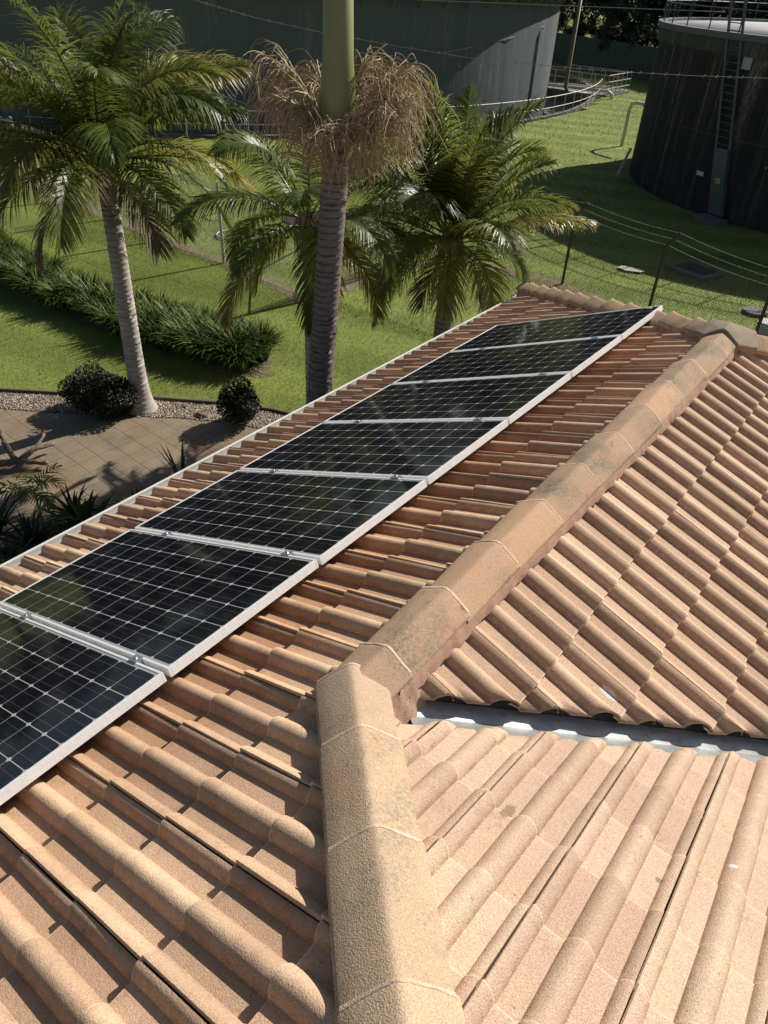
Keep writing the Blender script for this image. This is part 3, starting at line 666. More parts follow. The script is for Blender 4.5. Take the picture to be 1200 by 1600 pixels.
def fan(n, L, seed, e0=80, e1=-25, dmin=.9, dmax=1.7, az0=0.0, yel=.25, ex=.85):
    r_ = random.Random(seed); out = []
    for i in range(n):
        f_ = i / (n - 1); out.append((az0 + 2.399 * i + r_.uniform(-.25, .25), R(e0 + (e1 - e0) * f_ ** ex) , r_.uniform(dmin, dmax), L * r_.uniform(.85, 1.12), yel * r_.random() ** 2 + (.25 if f_ > .7 and r_.random() < .5 else 0)))
    return out
PLb = (-8.03, 4.54, G); PLt = (-8.02, 4.60, -.22)
palm('palm_tree', PLb, PLt, 'tall leaning palm with grey ringed trunk standing in the gravel bed beside the round shrubs', .135, .108, .11, M['trunk'], 22, 2.0, 11, None, .58,
     fan(40, 2.08, 3, 89, 6, .9, 1.75, .4, .45) + [(-1.9, R(-25), 1.1, 1.5, 1.0), (3.3, R(-20), 1.2, 1.5, 1.0), (.2, R(-35), .9, 1.2, 1.0)])
root, off = palm('palm_tree', (-4.30, 4.40, G), (-4.08, 4.63, .62), 'tallest palm, centre of the photo, with smooth green crownshaft and drooping dry flower strands', .150, .128, .06, M['trunk_b'], 14, 2.3, 12, 2.3, .5,
                 fan(14, 2.2, 8, 85, 35, .7, 1.0, .2, .1))
palmC = root
palm('palm_tree', (-4.44, 7.42, G), (-4.42, 7.42, -1.0), 'short palm with wide bright green crown behind the far end of the solar panels', .135, .12, .03, M['trunk_b'], 22, 1.8, 13, None, .55,
     fan(36, 1.78, 21, 94, 18, .6, 1.5, 1.1, .3, 1.3) + [(R(212), R(0), .95, 1.75, .2), (R(30), R(8), 1.7, 1.25, .3), (R(345), R(-8), 1.5, 1.25, .4), (R(300), R(-20), 1.1, 1.0, .5), (R(230), R(-10), 1.3, 1.1, .2), (R(60), R(5), 1.5, 1.3, .2), (R(260), R(-45), .7, .9, 1.0), (R(10), R(-48), .6, .9, 1.0)])
palm('palm_tree', (-5.24, 5.45, G), (-5.26, 5.47, -.55), 'slender palm half hidden behind the tallest palm, only its drooping crown showing', .085, .07, .02, M['trunk'], 14, 1.5, 14, None, .42,
     fan(18, 1.65, 33, 82, -35, .9, 1.8, 2.2, .5))
# brown fibre hanging below the crowns
random.seed(77)
for pr_ in [o for o in bpy.data.objects if o.name.startswith('palm_tree') and o is not palmC]:
    tk_ = [q for q in pr_.children if q.name.startswith('trunk')][0]; top_z = max(v.co.z for v in tk_.data.vertices); cx_ = [v.co for v in tk_.data.vertices if v.co.z > top_z - .05]; cc_ = sum(cx_, Vector()) / len(cx_); mb = MB()
    for i in range(170):
        a = random.uniform(0, 6.28); r_ = random.uniform(.09, .20); p = cc_ + Vector((math.cos(a) * r_ * .7, math.sin(a) * r_ * .7, random.uniform(-.02, .12))); q = p + Vector((math.cos(a) * .06, math.sin(a) * .06, -random.uniform(.15, .55)))
        mb.tube([p, p.lerp(q, .5) + Vector((math.cos(a) * .04, math.sin(a) * .04, 0)), q], [.006, .005, .002], 3, random.random(), False)
    mb.build('hanging_fibre', M['strand'], pr_)
# dry flower strands of the centre palm
random.seed(5)
tc = Vector((-4.08, 4.63, .62)) - Vector((-4.30, 4.40, G))
for i, (az, rise, reach) in enumerate([(.45, .36, .78), (.15, .20, 1.15), (.8, .30, .95), (3.5, .36, .72), (2.8, .30, .55), (4.1, .22, .66), (-.8, .06, .36), (1.3, .42, .34)]):
    h = Vector((math.cos(az), math.sin(az), 0)); b0 = tc + h * .12 + Vector((0, 0, -.05))
    st_ = MB(); P0 = [b0 + h * (reach * .55 * f_) + Vector((0, 0, rise * math.sin(f_ * 2.2) - .04 * f_)) for f_ in (0, .3, .6, 1)]
    st_.tube(P0, [.030, .024, .018, .010], 7); sm = MB()
    for b_ in range(22):
        f_ = random.random(); q = P0[0].lerp(P0[3], f_) + Vector((0, 0, rise * .9 * math.sin(f_ * 2.2))); a2 = az + random.uniform(-1.5, 1.5); l_ = random.uniform(.08, .42)
        q2 = q + Vector((math.cos(a2), math.sin(a2), 0)) * l_ * .8 + Vector((0, 0, random.uniform(.02, .24))) ; st_.tube([q, q.lerp(q2, .5) + Vector((0, 0, .02)), q2], [.010, .007, .004], 5)
        for s_ in range(random.choice((5, 9, 14))):
            g = random.random(); o = q.lerp(q2, g); a3 = a2 + random.uniform(-1.3, 1.3); d = Vector((math.cos(a3), math.sin(a3), random.uniform(-.1, 1.3))).normalized(); pts = [o]; L_ = random.uniform(.20, .62); ns = 8
            for j in range(ns):
                d = (d + Vector((random.uniform(-.36, .36), random.uniform(-.36, .36), -.30 + random.uniform(-.2, .1)))).normalized(); pts.append(pts[-1] + d * (L_ / ns))
            sm.tube(pts, [.0030] * ns + [.0020], 3, random.random(), False)
    so_ = st_.build('flower_stalk', M['stalk'], palmC, True); sm.build('flower_strands', M['strand'], so_)

# ------------------------------------------------------------------ shrubs, hedge, plants
t = NT('shrub_leaf'); c = t.ramp(t.attr(), [(0, (.010, .015, .007)), (.6, (.030, .038, .013)), (1, (.095, .095, .035))]); M['shrub'] = t.done(c, .55, spec=.35)
M['twig'] = plain('twig', (.08, .055, .04), .9)
def shrub(loc, rx, rz_, n, label, seed):
    random.seed(seed); root = empty('round_shrub', loc, label, 'shrub', 'dark clipped shrubs in the gravel bed'); mb = MB()
    lob = [(Vector((random.gauss(0, 1), random.gauss(0, 1), random.gauss(0, 1))).normalized(), random.uniform(-.30, .34)) for _ in range(22)]
    for i in range(n):
        d = Vector((random.gauss(0, 1), random.gauss(0, 1), random.gauss(0, 1))).normalized()
        k = 1 + sum(a * max(0, d.dot(l)) ** 8 for l, a in lob); r_ = random.random() ** .28 * k
        q = Vector((d.x * rx * r_, d.y * rx * r_, rz_ + d.z * rz_ * r_ + .03)); s_ = random.uniform(.012, .026)
        u_ = Vector((random.gauss(0, 1), random.gauss(0, 1), random.gauss(0, 1))).normalized(); v_ = (u_.cross(d + Vector((.1, .2, .3)))).normalized(); o = (d + u_ * .8).normalized()
        mb.add([q - v_ * s_ * .5, q + v_ * s_ * .5, q + o * s_ * 1.7 + v_ * s_ * .35, q + o * s_ * 1.7 - v_ * s_ * .35], [(0, 1, 2, 3)], random.random() ** 2)
    mb.build('foliage', M['shrub'], root); mb = MB()
    for i in range(9):
        a = random.uniform(0, 6.28); mb.tube([(0, 0, 0), (math.cos(a) * rx * .35, math.sin(a) * rx * .35, rz_ * .8), (math.cos(a) * rx * .7, math.sin(a) * rx * .7, rz_ * 1.4)], [.014, .009, .004], 5)
    mb.build('stem', M['twig'], root)
shrub((-8.62, 4.04, G + .02), .36, .29, 5200, 'dark round shrub at the far left of the gravel bed, left of its twin', 1)
shrub((-8.22, 4.22, G + .02), .36, .27, 5200, 'dark round shrub between its twin and the grey palm trunk', 2)
shrub((-6.60, 5.30, G + .02), .29, .32, 5200, 'dark round shrub standing alone near the roof gutter', 3)
# agapanthus hedge: clumps of strap leaves along the bed
t = NT('strap_leaf'); c = t.ramp(t.attr(), [(0, (.014, .030, .005)), (.5, (.048, .082, .012)), (.9, (.13, .175, .028)), (1, (.24, .26, .06))]); M['strap'] = t.done(c, .5, spec=.18)
def strap_leaf(mb, o, az, L_, w_, e0, dr, a):
    p = Vector(o); h = Vector((math.cos(az), math.sin(az), 0)); sdv = Vector((-h.y, h.x, 0)); V = []; ns = 6; A_ = []
    for j in range(ns + 1):
        g = j / ns; e = e0 - dr * g ** 1.4; ww = w_ * (1 - g ** 2.5 * .95) * (.7 + .3 * min(1, g * 4)); up = Vector((0, 0, 1))
        V += [p - sdv * ww, p - Vector((0, 0, ww * .35)), p + sdv * ww]; A_ += [min(1, a + .15 * g)] * 3
        p = p + (h * math.cos(e) + up * math.sin(e)) * (L_ / ns)
    mb.add(V, [(3 * j + k, 3 * j + k + 1, 3 * j + k + 4, 3 * j + k + 3) for j in range(ns) for k in (0, 1)], A_)
hp_ = [(-17.5, 6.55), (-15.3, 6.35), (-13.0, 6.25), (-10.3, 6.35), (-8.9, 6.6), (-8.0, 6.85)]
clumps = []
random.seed(9)
n_c = 58
for i in range(n_c):
    f_ = i / (n_c - 1) * (len(hp_) - 1); k_ = min(int(f_), len(hp_) - 2); c_ = Vector(hp_[k_]).lerp(Vector(hp_[k_ + 1]), f_ - k_)
    for s_ in (-1, 0, 1): clumps.append((c_.x + random.uniform(-.14, .14), c_.y + .05 + s_ * .27 + random.uniform(-.1, .1)))
hedge = empty('strap_leaf_hedge', (-12.6, 6.3, G), 'long low hedge of glossy strap-leaved lilies across the lawn', 'hedge')
protoc = []
for v_ in range(8):
    mb = MB()
    for i in range(130):
        r_ = random.uniform(0, .10); a0 = random.uniform(0, 6.28); strap_leaf(mb, (r_ * math.cos(a0), r_ * math.sin(a0), 0), a0 + random.uniform(-.6, .6), random.uniform(.50, .82), random.uniform(.011, .018), R(random.uniform(62, 89)), random.uniform(.8, 2.2), random.random() * .9)
    protoc.append(mb)
for i, (x_, y_) in enumerate(clumps):
    if i < 8: o = protoc[i].build('lily_clump', M['strap'], hedge, True); protoc[i] = o
    else: o = protoc[i % 8].copy(); link(o, hedge)
    o.location = (x_ + 12.6, y_ - 6.3, 0); o.rotation_euler = (0, 0, random.uniform(0, 6.28)); s_ = random.uniform(.78, 1.05); o.scale = (s_, s_, s_)
ribbon('soil_patch', [(-17.8, 6.95), (-13, 6.6), (-9, 7.05), (-7.9, 7.2), (-7.45, 6.95)], [(-17.8, 6.05), (-13, 5.8), (-9, 6.1), (-7.9, 6.25), (-7.4, 6.75)], 60, .10, G - .014, M['soil'], 12)
# garden plants by the eave
pl = empty('young_palm', (-6.35, 1.85, G), 'small dark young palm with thin pale stem at the left edge by the gutter', 'palm tree')
random.seed(31); mb = MB(); mb.tube([(0, 0, 0), (.01, 0, .35), (0, .01, .62)], [.022, .017, .013], 8); mb.build('stem', M['stalk'], pl, True)
for i in range(8):
    mb = MB(); frond(mb, random.uniform(.42, .6), R(random.uniform(30, 70)), i * .8 + random.uniform(-.3, .3), random.uniform(1.2, 2.0), n=12, ll=.20, lw=.012, start=.25); o = mb.build('frond', M['leaf'], pl); o.location = (0, 0, .62)
def rosette(name, loc, n, L_, w_, e, label, cat, seed, m, dr=(.2, .6)):
    random.seed(seed); mb = MB()
    for i in range(n): strap_leaf(mb, (0, 0, 0), i * 2.399, L_ * random.uniform(.7, 1.1), w_, R(random.uniform(*e)), random.uniform(*dr), random.random() * .5)
    o = mb.build(name, m, None, False, loc); tag(o, label, cat); return o
t = NT('agave_leaf'); M['agave'] = t.done(t.mix(t.rng(t.noise(8), .3, .7), (.035, .05, .03), (.07, .09, .055)), .5)
rosette('spiky_agave', (-5.85, 3.55, G), 16, .75, .022, (25, 80), 'spiky grey-green agave poking up beyond the gutter', 'agave', 3, M['agave'])
gl = ['broad-leaved plant below the eave, lowest in the left corner bed', 'leafy plant below the gutter, right of the young palm', 'dark leafy plant at the left picture edge', 'low plant hidden close to the gutter', 'pale-leaved plant just right of the young palm stem', 'leafy plant at the outer corner of the dark bed', 'low plant between agave and wall', 'curly-leaved plant at the foot of the young palm', 'low leafy plant under the eave beside the wall', 'dark plant on the paving side of the bed',
      'bushy plant left of the young palm, touching the paving', 'bushy plant behind the young palm against the paving', 'dark grassy plant between young palm and agave', 'dark bushy plant nearest the agave', 'tall dark plant nearest the left picture edge', 'dark plant under the lowest stretch of gutter']
for i, (x_, y_) in enumerate([(-5.9, 1.2), (-5.4, 1.9), (-6.3, .7), (-5.0, 2.4), (-5.9, 2.15), (-6.9, .6), (-4.7, 3.2), (-6.1, 1.55), (-5.2, 1.2), (-7.1, 1.1), (-6.75, 1.45), (-6.35, 2.25), (-5.7, 2.75), (-5.3, 3.15), (-7.0, .2), (-5.6, .6)]):
    rosette('garden_plant', (x_, y_, G), 46, random.uniform(.45, .75), random.uniform(.018, .040), (20, 88), gl[i], 'plant', 50 + i, M['strap'] if i % 4 == 0 else M['shrub'], (.6, 2.0))
# dead branches on the paving
t = NT('dead_wood'); c = t.mix(t.rng(t.noise(18, 5, .75, t.scale(1, 1, 3)), .35, .65), (.09, .06, .045), (.28, .20, .15)); t.bump(t.noise(50, 4, .7), .8, .02); M['wood'] = t.done(c, .9)
random.seed(2); mb = MB()
def limb(pts, r0, r1):
    P_ = [Vector(q) for q in pts]; out = []; 
    for a, b in zip(P_[:-1], P_[1:]):
        for k in range(4): out.append(a.lerp(b, k / 4) + Vector((random.uniform(-1, 1), random.uniform(-1, 1), random.uniform(-1, 1))) * .010)
    out.append(P_[-1]); n_ = len(out); mb.tube(out, [r0 + (r1 - r0) * i / (n_ - 1) + random.uniform(-.005, .006) for i in range(n_)], 9, 0)
limb([(-8.45, 2.05, G + .06), (-8.05, 2.25, G + .10), (-7.90, 2.42, G + .13)], .065, .048)
limb([(-7.90, 2.42, G + .13), (-7.95, 2.72, G + .16), (-7.92, 2.98, G + .13)], .04, .026); limb([(-7.94, 2.70, G + .15), (-8.08, 2.95, G + .24)], .026, .018)
limb([(-7.92, 2.40, G + .13), (-8.15, 2.42, G + .30), (-8.36, 2.50, G + .42)], .045, .030); limb([(-7.90, 2.42, G + .13), (-7.66, 2.62, G + .10), (-7.60, 2.66, G + .12)], .04, .032)
limb([(-8.3, 1.7, G + .05), (-7.95, 1.95, G + .07), (-7.7, 2.0, G + .06)], .045, .03)
tag(mb.build('dead_branch', M['wood'], None, True), 'forked dead branch lying on the patterned paving', 'branch')
def rock(loc, r_, label, seed, m=None):
    random.seed(seed); bm = bmesh.new(); bmesh.ops.create_icosphere(bm, subdivisions=2, radius=1)
    for v in bm.verts: v.co = Vector((v.co.x * r_ * random.uniform(.85, 1.2), v.co.y * r_ * .8 * random.uniform(.85, 1.15), v.co.z * r_ * .5 * random.uniform(.8, 1.2)))
    me = bpy.data.meshes.new('rock'); bm.to_mesh(me); bm.free(); me.materials.append(m or M['wood']); o = bpy.data.objects.new('rock', me); o.location = loc; link(o); tag(o, label, 'rock')
rock((-7.17, 5.0, G + .04), .10, 'dark rock lying in the gravel bed right of the palm', 4)
rock((-7.60, 5.02, G + .03), .045, 'small dark stone by the timber edging', 5)

# ------------------------------------------------------------------ chain-link fences
M['galv'] = plain('galvanised_pipe', (.52, .51, .48), .55, .15, .25, 12, .1)
M['rusty'] = plain('rusty_post', (.075, .06, .05), .7, .3, .4, 15, .3)
M['wire'] = plain('fence_wire', (.34, .33, .31), .55, .2, .2, 20, 0)
M['wire_d'] = plain('dark_fence_wire', (.16, .155, .14), .6, .4, .2, 20, 0)
def chain(p, q, h, parent, r_=.0030, sp=.075, m=None, z0=.03):
    p, q = Vector(p), Vector(q); L_ = (q - p).length; d = (q - p) / L_; mb = MB(); k = -h
    o = p
    while k < L_:
        for s_ in (1, -1):
            a0, a1 = k, k + h; za, zb = (0, h) if s_ > 0 else (h, 0)
            b0, b1 = max(0, a0), min(L_, a1)
            if b1 - b0 < .01: continue
            f0, f1 = (b0 - a0) / h, (b1 - a0) / h; z_a = za + (zb - za) * f0; z_b = za + (zb - za) * f1
            mb.tube([o + d * b0 + Vector((0, 0, z_a + z0)), o + d * b1 + Vector((0, 0, z_b + z0))], r_, 3, 0, False)
        k += sp
    ob = mb.build('chain_mesh', m or M['wire'], parent); return ob
def fpost(parent, p, h, r_, m, arm=None, armh=.3):
    mb = MB(); P = [Vector(p), Vector(p) + Vector((0, 0, h))]
    if arm is not None: P.append(P[-1] + Vector((arm[0], arm[1], armh)))
    mb.tube(P, r_, 9); return mb.build('post', m, parent, False)
lf = empty('chain_link_fence', (0, 0, 0), 'pale chain-link fence crossing the lawn left of the centre palm', 'fence')
LP_ = [(-26.4, 11.2), (-24.2, 11.0), (-21.9, 10.8), (-19.5, 10.55), (-17.1, 10.32), (-14.71, 10.14), (-12.35, 10.13), (-9.34, 9.92)]
for q in LP_: fpost(lf, (q[0], q[1], G), 1.78, .036, M['galv'])
for a, b in zip(LP_[:-1], LP_[1:]): chain((a[0], a[1], G), (b[0], b[1], G), 1.66, lf)
mb = MB()
for z in (.05, .9, 1.69): mb.tube([(q[0], q[1] - .015, G + z - .01 * (i % 2)) for i, q in enumerate(LP_)], .003, 4)
mb.build('line_wire', M['wire'], lf)
mb = MB(); mb.tube([(-11.27, 10.03, G + .02), (-9.36, 9.93, G + 1.15)], .02, 8); mb.build('stay', M['galv'], lf)
rf = empty('barbed_wire_fence', (0, 0, 0), 'dark chain-link fence with cranked posts and barbed wire beyond the roof end', 'fence')
RP = [(-9.34, 9.92), (-9.32, 12.3), (-9.3, 14.6), (-5.83, 14.68), (-3.50, 13.95), (-1.20, 12.95), (1.2, 11.9), (3.6, 10.8)]
fpost(rf, (RP[0][0] + .05, RP[0][1] + .02, G), 1.75, .024, M['galv'])
armd = (.20, .10)
for q in RP[1:]: fpost(rf, (q[0], q[1], G), 1.53, .032, M['rusty'] if q[0] > -9 else M['galv'], armd, .27)
for i, (a, b) in enumerate(zip(RP[:-1], RP[1:])): chain((a[0], a[1], G), (b[0], b[1], G), 1.45, rf, .0030 if i < 2 else .0028, .075, M['wire'] if i < 2 else M['wire_d'])
mb = MB(); mb.tube([(-9.32, 11.85, G + .02), (-9.34, 9.97, G + 1.15)], .02, 8); mb.build('stay', M['galv'], rf)
def wire(mb, pts, r_, sag=0.0, barbs=0, n=12, m=None):
    for a, b in zip(pts[:-1], pts[1:]):
        a, b = Vector(a), Vector(b); P = [a.lerp(b, i / n) - Vector((0, 0, sag * 4 * (i / n) * (1 - i / n))) for i in range(n + 1)]; mb.tube(P, r_, 4, 0, False)
        if barbs:
            L_ = (b - a).length; k = int(L_ / barbs)
            for j in range(1, k):
                q = a.lerp(b, j / k) - Vector((0, 0, sag * 4 * (j / k) * (1 - j / k))); mb.bar(q + Vector((-.01, .012, -.016)), q + Vector((.01, -.012, .016)), r_ * 1.3)
                mb.bar(q + Vector((.01, .014, .012)), q + Vector((-.01, -.014, -.012)), r_ * 1.3)
for f_ in (.1, .55, 1.0):
    mb = MB(); wire(mb, [(q[0] + armd[0] * f_, q[1] + armd[1] * f_, G + 1.53 + .27 * f_) for q in RP[2:]], .0028, .05, .13); mb.build('barbed_wire', M['wire'], rf)

# ------------------------------------------------------------------ tanks
TC, TR = Vector((-42.5, 36.5)), 22.0
t = NT('green_tank_wall'); x = t.sep(); q = t.scale(1, 1, .25)
c = t.mix(t.rng(t.noise(.35, 5, .6, q), .35, .65), (.092, .108, .115), (.128, .140, .142)); c = t.mix(t.rng(t.noise(2.2, 5, .75, t.scale(1, 1, .12)), .55, .75), c, (.22, .215, .185))
ch = t.math('MULTIPLY', t.rng(t.noise(7, 2, .5, t.scale(1.3, 1.3, 1)), .735, .745), t.rng(t.noise(.6, 2), .4, .55)); c = t.mix(ch, c, (.55, .55, .52))
t.bump(t.noise(2, 3), .2, .03); M['tank1'] = t.done(c, .62, spec=.35)
tank1 = empty('green_water_tank', (TC.x, TC.y, G), 'huge grey-green water tank with eave brackets behind the palms', 'water tank')
def cyl_wall(r_, z0, z1, n=160, rings=2, thick=0, a0=0, a1=2 * math.pi):
    V = []; 
    for j in range(rings):
        z = z0 + (z1 - z0) * j / (rings - 1)
        for k in range(n): an = a0 + (a1 - a0) * k / n; V.append((r_ * math.cos(an), r_ * math.sin(an), z))
    return V, [(j * n + k, j * n + (k + 1) % n, (j + 1) * n + (k + 1) % n, (j + 1) * n + k) for j in range(rings - 1) for k in range(n)]
TZ = 4.70
mb = MB(); V, F = cyl_wall(TR, -1.6, TZ, 240, 5); mb.add(V, F); mb.build('wall', M['tank1'], tank1, True)
mb = MB()
for k in range(0, 9):
    an = k / 9 * 2 * math.pi; c_, s_ = math.cos(an), math.sin(an)
    mb.box(((TR + .012) * c_, (TR + .012) * s_, 1.5), (.002, .02, 6.2), Matrix.Rotation(an, 3, 'Z'))
mb.build('weld_strip', M['tank1'], tank1)
mb = MB(); n = 200; V = []
for r_, z in ((TR + .55, TZ + .03), (TR + .55, TZ + .13), (0, TZ + 2.3), (TR - .1, TZ + .03)):
    for k in range(n): an = 2 * math.pi * k / n; V.append((r_ * math.cos(an), r_ * math.sin(an), z))
F = [(3 * n + k, 3 * n + (k + 1) % n, (k + 1) % n, k) for k in range(n)] + [(j * n + k, j * n + (k + 1) % n, (j + 1) * n + (k + 1) % n, (j + 1) * n + k) for j in (0, 1) for k in range(n)]
mb.add(V, F); M['tankroof'] = plain('tank_roof_sheet', (.17, .18, .165), .5, .2); mb.build('roof', M['tankroof'], tank1)
mb = MB()
for k in range(96):
    an = 2 * math.pi * (k + .5) / 96; c_, s_ = math.cos(an), math.sin(an); rot = Matrix.Rotation(an, 3, 'Z')
    for q0, q1, hh in (((TR, 0, TZ - .05), (TR + .52, 0, TZ - .02), .09),): mb.bar(rot @ Vector(q0), rot @ Vector(q1), .06, hh)
    mb.bar(rot @ Vector((TR, 0, TZ - .38)), rot @ Vector((TR + .30, 0, TZ - .06)), .05, .05)
bk = mb.build('bracket', M['tankroof'], tank1); bk['kind'] = 'stuff'
# draped cable on the tank wall
mb = MB(); wire(mb, [((TR + .05) * math.cos(a), (TR + .05) * math.sin(a), z) for a, z in ((R(-42), 2.3), (R(-34), 2.15), (R(-27), 2.2), (R(-20), 2.35), (R(-10), 2.75), (R(0), 3.1), (R(12), 3.5))], .02, .0, 0, 2); mb.build('cable', M['wire'], tank1)
# rectangular pit ring round the tank
PR = 24.7
M['conc'] = plain('pit_concrete', (.13, .12, .105), .85, 0, .3, 2, .3, 30)
mb = MB(); V, F = cyl_wall(PR, -1.6, .06, 240, 2); mb.add(V, F)
V, F = cyl_wall(PR + .22, .06, .06, 240, 2); 
V = []; n = 240
for r_, z in ((PR, .06), (PR + .3, .06), (PR + .3, -.1)):
    for k in range(n): an = 2 * math.pi * k / n; V.append((r_ * math.cos(an), r_ * math.sin(an), z))
mb.add(V, [(j * n + k, j * n + (k + 1) % n, (j + 1) * n + (k + 1) % n, (j + 1) * n + k) for j in (0, 1) for k in range(n)])
V = []
for r_, z in ((TR - .5, -1.6), (PR + .1, -1.6)):
    for k in range(n): an = 2 * math.pi * k / n; V.append((r_ * math.cos(an), r_ * math.sin(an), z))
mb.add(V, [(k, (k + 1) % n, n + (k + 1) % n, n + k) for k in range(n)])
tag(mb.build('tank_pit', M['conc'], None, False, (TC.x, TC.y, G)), 'sunken concrete ring pit around the grey-green tank', 'pit')
M['rail'] = plain('weathered_handrail', (.42, .39, .35), .55, .4, .3, 8, .2); M['rail_w'] = plain('white_handrail', (.58, .57, .54), .5, .1, .2, 8, .1)
hr_ = empty('pit_handrail', (TC.x, TC.y, G), 'pipe handrail curving round the pit of the grey-green tank', 'handrail'); RR_ = PR + .45
for z, rr_, m_ in ((.95, .022, 'rail'), (.48, .018, 'rail')):
    mb = MB(); mb.tube([(RR_ * math.cos(a), RR_ * math.sin(a), z) for a in np.linspace(R(-58), R(22), 90)], rr_, 7); mb.build('rail', M[m_], hr_, True)
for i in range(30):
    a = R(-57.5) + R(79) * i / 29; mb = MB(); mb.tube([(RR_ * math.cos(a), RR_ * math.sin(a), .0), (RR_ * math.cos(a), RR_ * math.sin(a), .95)], .022, 6); mb.build('post', M['rail'], hr_)

# valve platform between tank and lawn, with its railing, and mustard downpipe
vp = empty('valve_platform', (-19.9, 44.6, G), 'concrete valve platform with pipe railing beside the grey-green tank', 'platform')
mb = MB(); mb.box((-1.3, 3.6, -.05), (4.6, 3.6, .25)); mb.build('slab', M['conc'], vp)
for (x0, y0_, x1, y1) in ((-3.5, 1.9, .9, 1.9), (.9, 1.9, .9, 5.3), (.9, 5.3, -3.5, 5.3)):
    mb = MB()
    for z in (.4, .75, 1.1): mb.tube([(x0, y0_, z), (x1, y1, z)], .026, 6)
    mb.build('rail', M['rail'], vp)
    for k in range(6):
        f_ = k / 5; mb = MB(); mb.tube([(x0 + (x1 - x0) * f_, y0_ + (y1 - y0_) * f_, 0), (x0 + (x1 - x0) * f_, y0_ + (y1 - y0_) * f_, 1.1)], .024, 6); mb.build('post', M['rail'], vp)
mb = MB(); mb.tube([(-2.6, .9, -.9), (-2.6, .9, .25), (-2.5, 1.0, .35), (1.2, 1.4, .35), (1.5, 1.4, .2), (1.5, 1.4, -.1)], .09, 9); mb.build('water_pipe', M['rail_w'], vp, True)
M['mustard'] = plain('mustard_pipe', (.16, .14, .06), .55, 0, .2, 4, .1)
mb = MB(); mb.tube([(-20.15, 43.2, G + 5.4), (-20.15, 43.2, G + .6), (-20.0, 43.4, G + .32), (-18.9, 43.9, G + .3)], .115, 10)
tag(mb.build('overflow_pipe', M['mustard'], None, True), 'mustard-coloured vertical pipe right of the grey-green tank', 'pipe')
# second tank
C2, R2, H2 = Vector((-2.5, 30.75)), 7.75, 4.58
t = NT('stained_concrete_tank'); q = t.n('ShaderNodeVectorMath', operation='NORMALIZE'); 
st1 = t.noise(1.0, 4, .62, t.scale(3.2, 3.2, .10)); st2 = t.noise(1.0, 4, .7, t.scale(9, 9, .25)); x = t.sep()
c = t.mix(t.rng(st2, .35, .65), (.026, .023, .027), (.045, .039, .042)); 
top = t.rng(t.math('ADD', x[2], t.math('MULTIPLY', st2, 2.2)), 2.0, 6.2, .35, 1)
m1 = t.math('MULTIPLY', t.rng(st1, .52, .62), top); m1 = t.math('MULTIPLY', m1, t.rng(t.noise(16, 4, .75, t.scale(1, 1, .35)), .36, .6)); c = t.mix(t.math('MULTIPLY', m1, .85), c, (.26, .215, .175))
c = t.mix(t.math('MULTIPLY', t.rng(x[2], 4.0, 4.25), .55), c, (.11, .105, .095)); ch = t.rng(t.noise(2.8, 3, .6), .755, .765); c = t.mix(ch, c, (.40, .40, .42))
jz = t.math('LESS_THAN', t.math('ABSOLUTE', t.math('SUBTRACT', x[2], 2.15)), .018); c = t.mix(t.math('MULTIPLY', jz, .5), c, (.10, .085, .075))
t.bump(t.noise(5, 5, .7), .5, .05); M['tank2'] = t.done(c, .85, spec=.2)
tank2 = empty('dark_concrete_tank', (C2.x, C2.y, G), 'round black-stained concrete tank with pale flat top at the right edge', 'water tank')
mb = MB(); V, F = cyl_wall(R2, -.1, H2 - .42, 140, 12); mb.add(V, F)
V, F = cyl_wall(R2 + .10, H2 - .42, H2, 140, 2); mb.add(V, F)
n = 140; V = []
for r_, z in ((R2, H2 - .42), (R2 + .10, H2 - .42)):
    for k in range(n): an = 2 * math.pi * k / n; V.append((r_ * math.cos(an), r_ * math.sin(an), z))
mb.add(V, [(k, (k + 1) % n, n + (k + 1) % n, n + k) for k in range(n)]); mb.build('wall', M['tank2'], tank2, True)
t = NT('pale_deck'); c = t.mix(t.rng(t.noise(1.2, 5, .7), .35, .65), (.42, .40, .38), (.54, .52, .49)); c = t.bright(c, t.rng(t.noise(20, 4, .7), .3, .7, .85, 1.1)); M['deck'] = t.done(c, .8)
mb = MB(); V = [(0, 0, H2 + .22)]
for r_, z in ((R2 * .5, H2 + .16), (R2 - .12, H2 + .02), (R2 - .12, H2 - .0)):
    for k in range(n): an = 2 * math.pi * k / n; V.append((r_ * math.cos(an), r_ * math.sin(an), z))
mb.add(V, [(0, 1 + k, 1 + (k + 1) % n) for k in range(n)] + [(1 + j * n + k, 1 + (j + 1) * n + k, 1 + (j + 1) * n + (k + 1) % n, 1 + j * n + (k + 1) % n) for j in (0, 1) for k in range(n)]); mb.build('roof', M['deck'], tank2, True)
mb = MB(); V = []
for r_, z in ((R2 - .12, H2 - .02), (R2 - .12, H2 + .10), (R2 + .16, H2 + .10), (R2 + .16, H2 - .06)):
    for k in range(n): an = 2 * math.pi * k / n; V.append((r_ * math.cos(an), r_ * math.sin(an), z))
M['dsteel'] = plain('dark_grey_steel', (.055, .06, .065), .55, .3); M['rimgrey'] = plain('grey_rim', (.11, .115, .12), .6)
mb.add(V, [(j * n + k, j * n + (k + 1) % n, (j + 1) * n + (k + 1) % n, (j + 1) * n + k) for j in (0, 1, 2) for k in range(n)]); mb.build('rim', M['rimgrey'], tank2)
mb = MB(); mb.box((3.4, 2.5, H2 + .35), (5.0, .35, .18), Matrix.Rotation(R(8), 3, 'Z')); mb.box((-1.2, 3.0, H2 + .33), (3.6, .3, .14), Matrix.Rotation(R(4), 3, 'Z')); mb.build('roof_upstand', M['deck'], tank2)
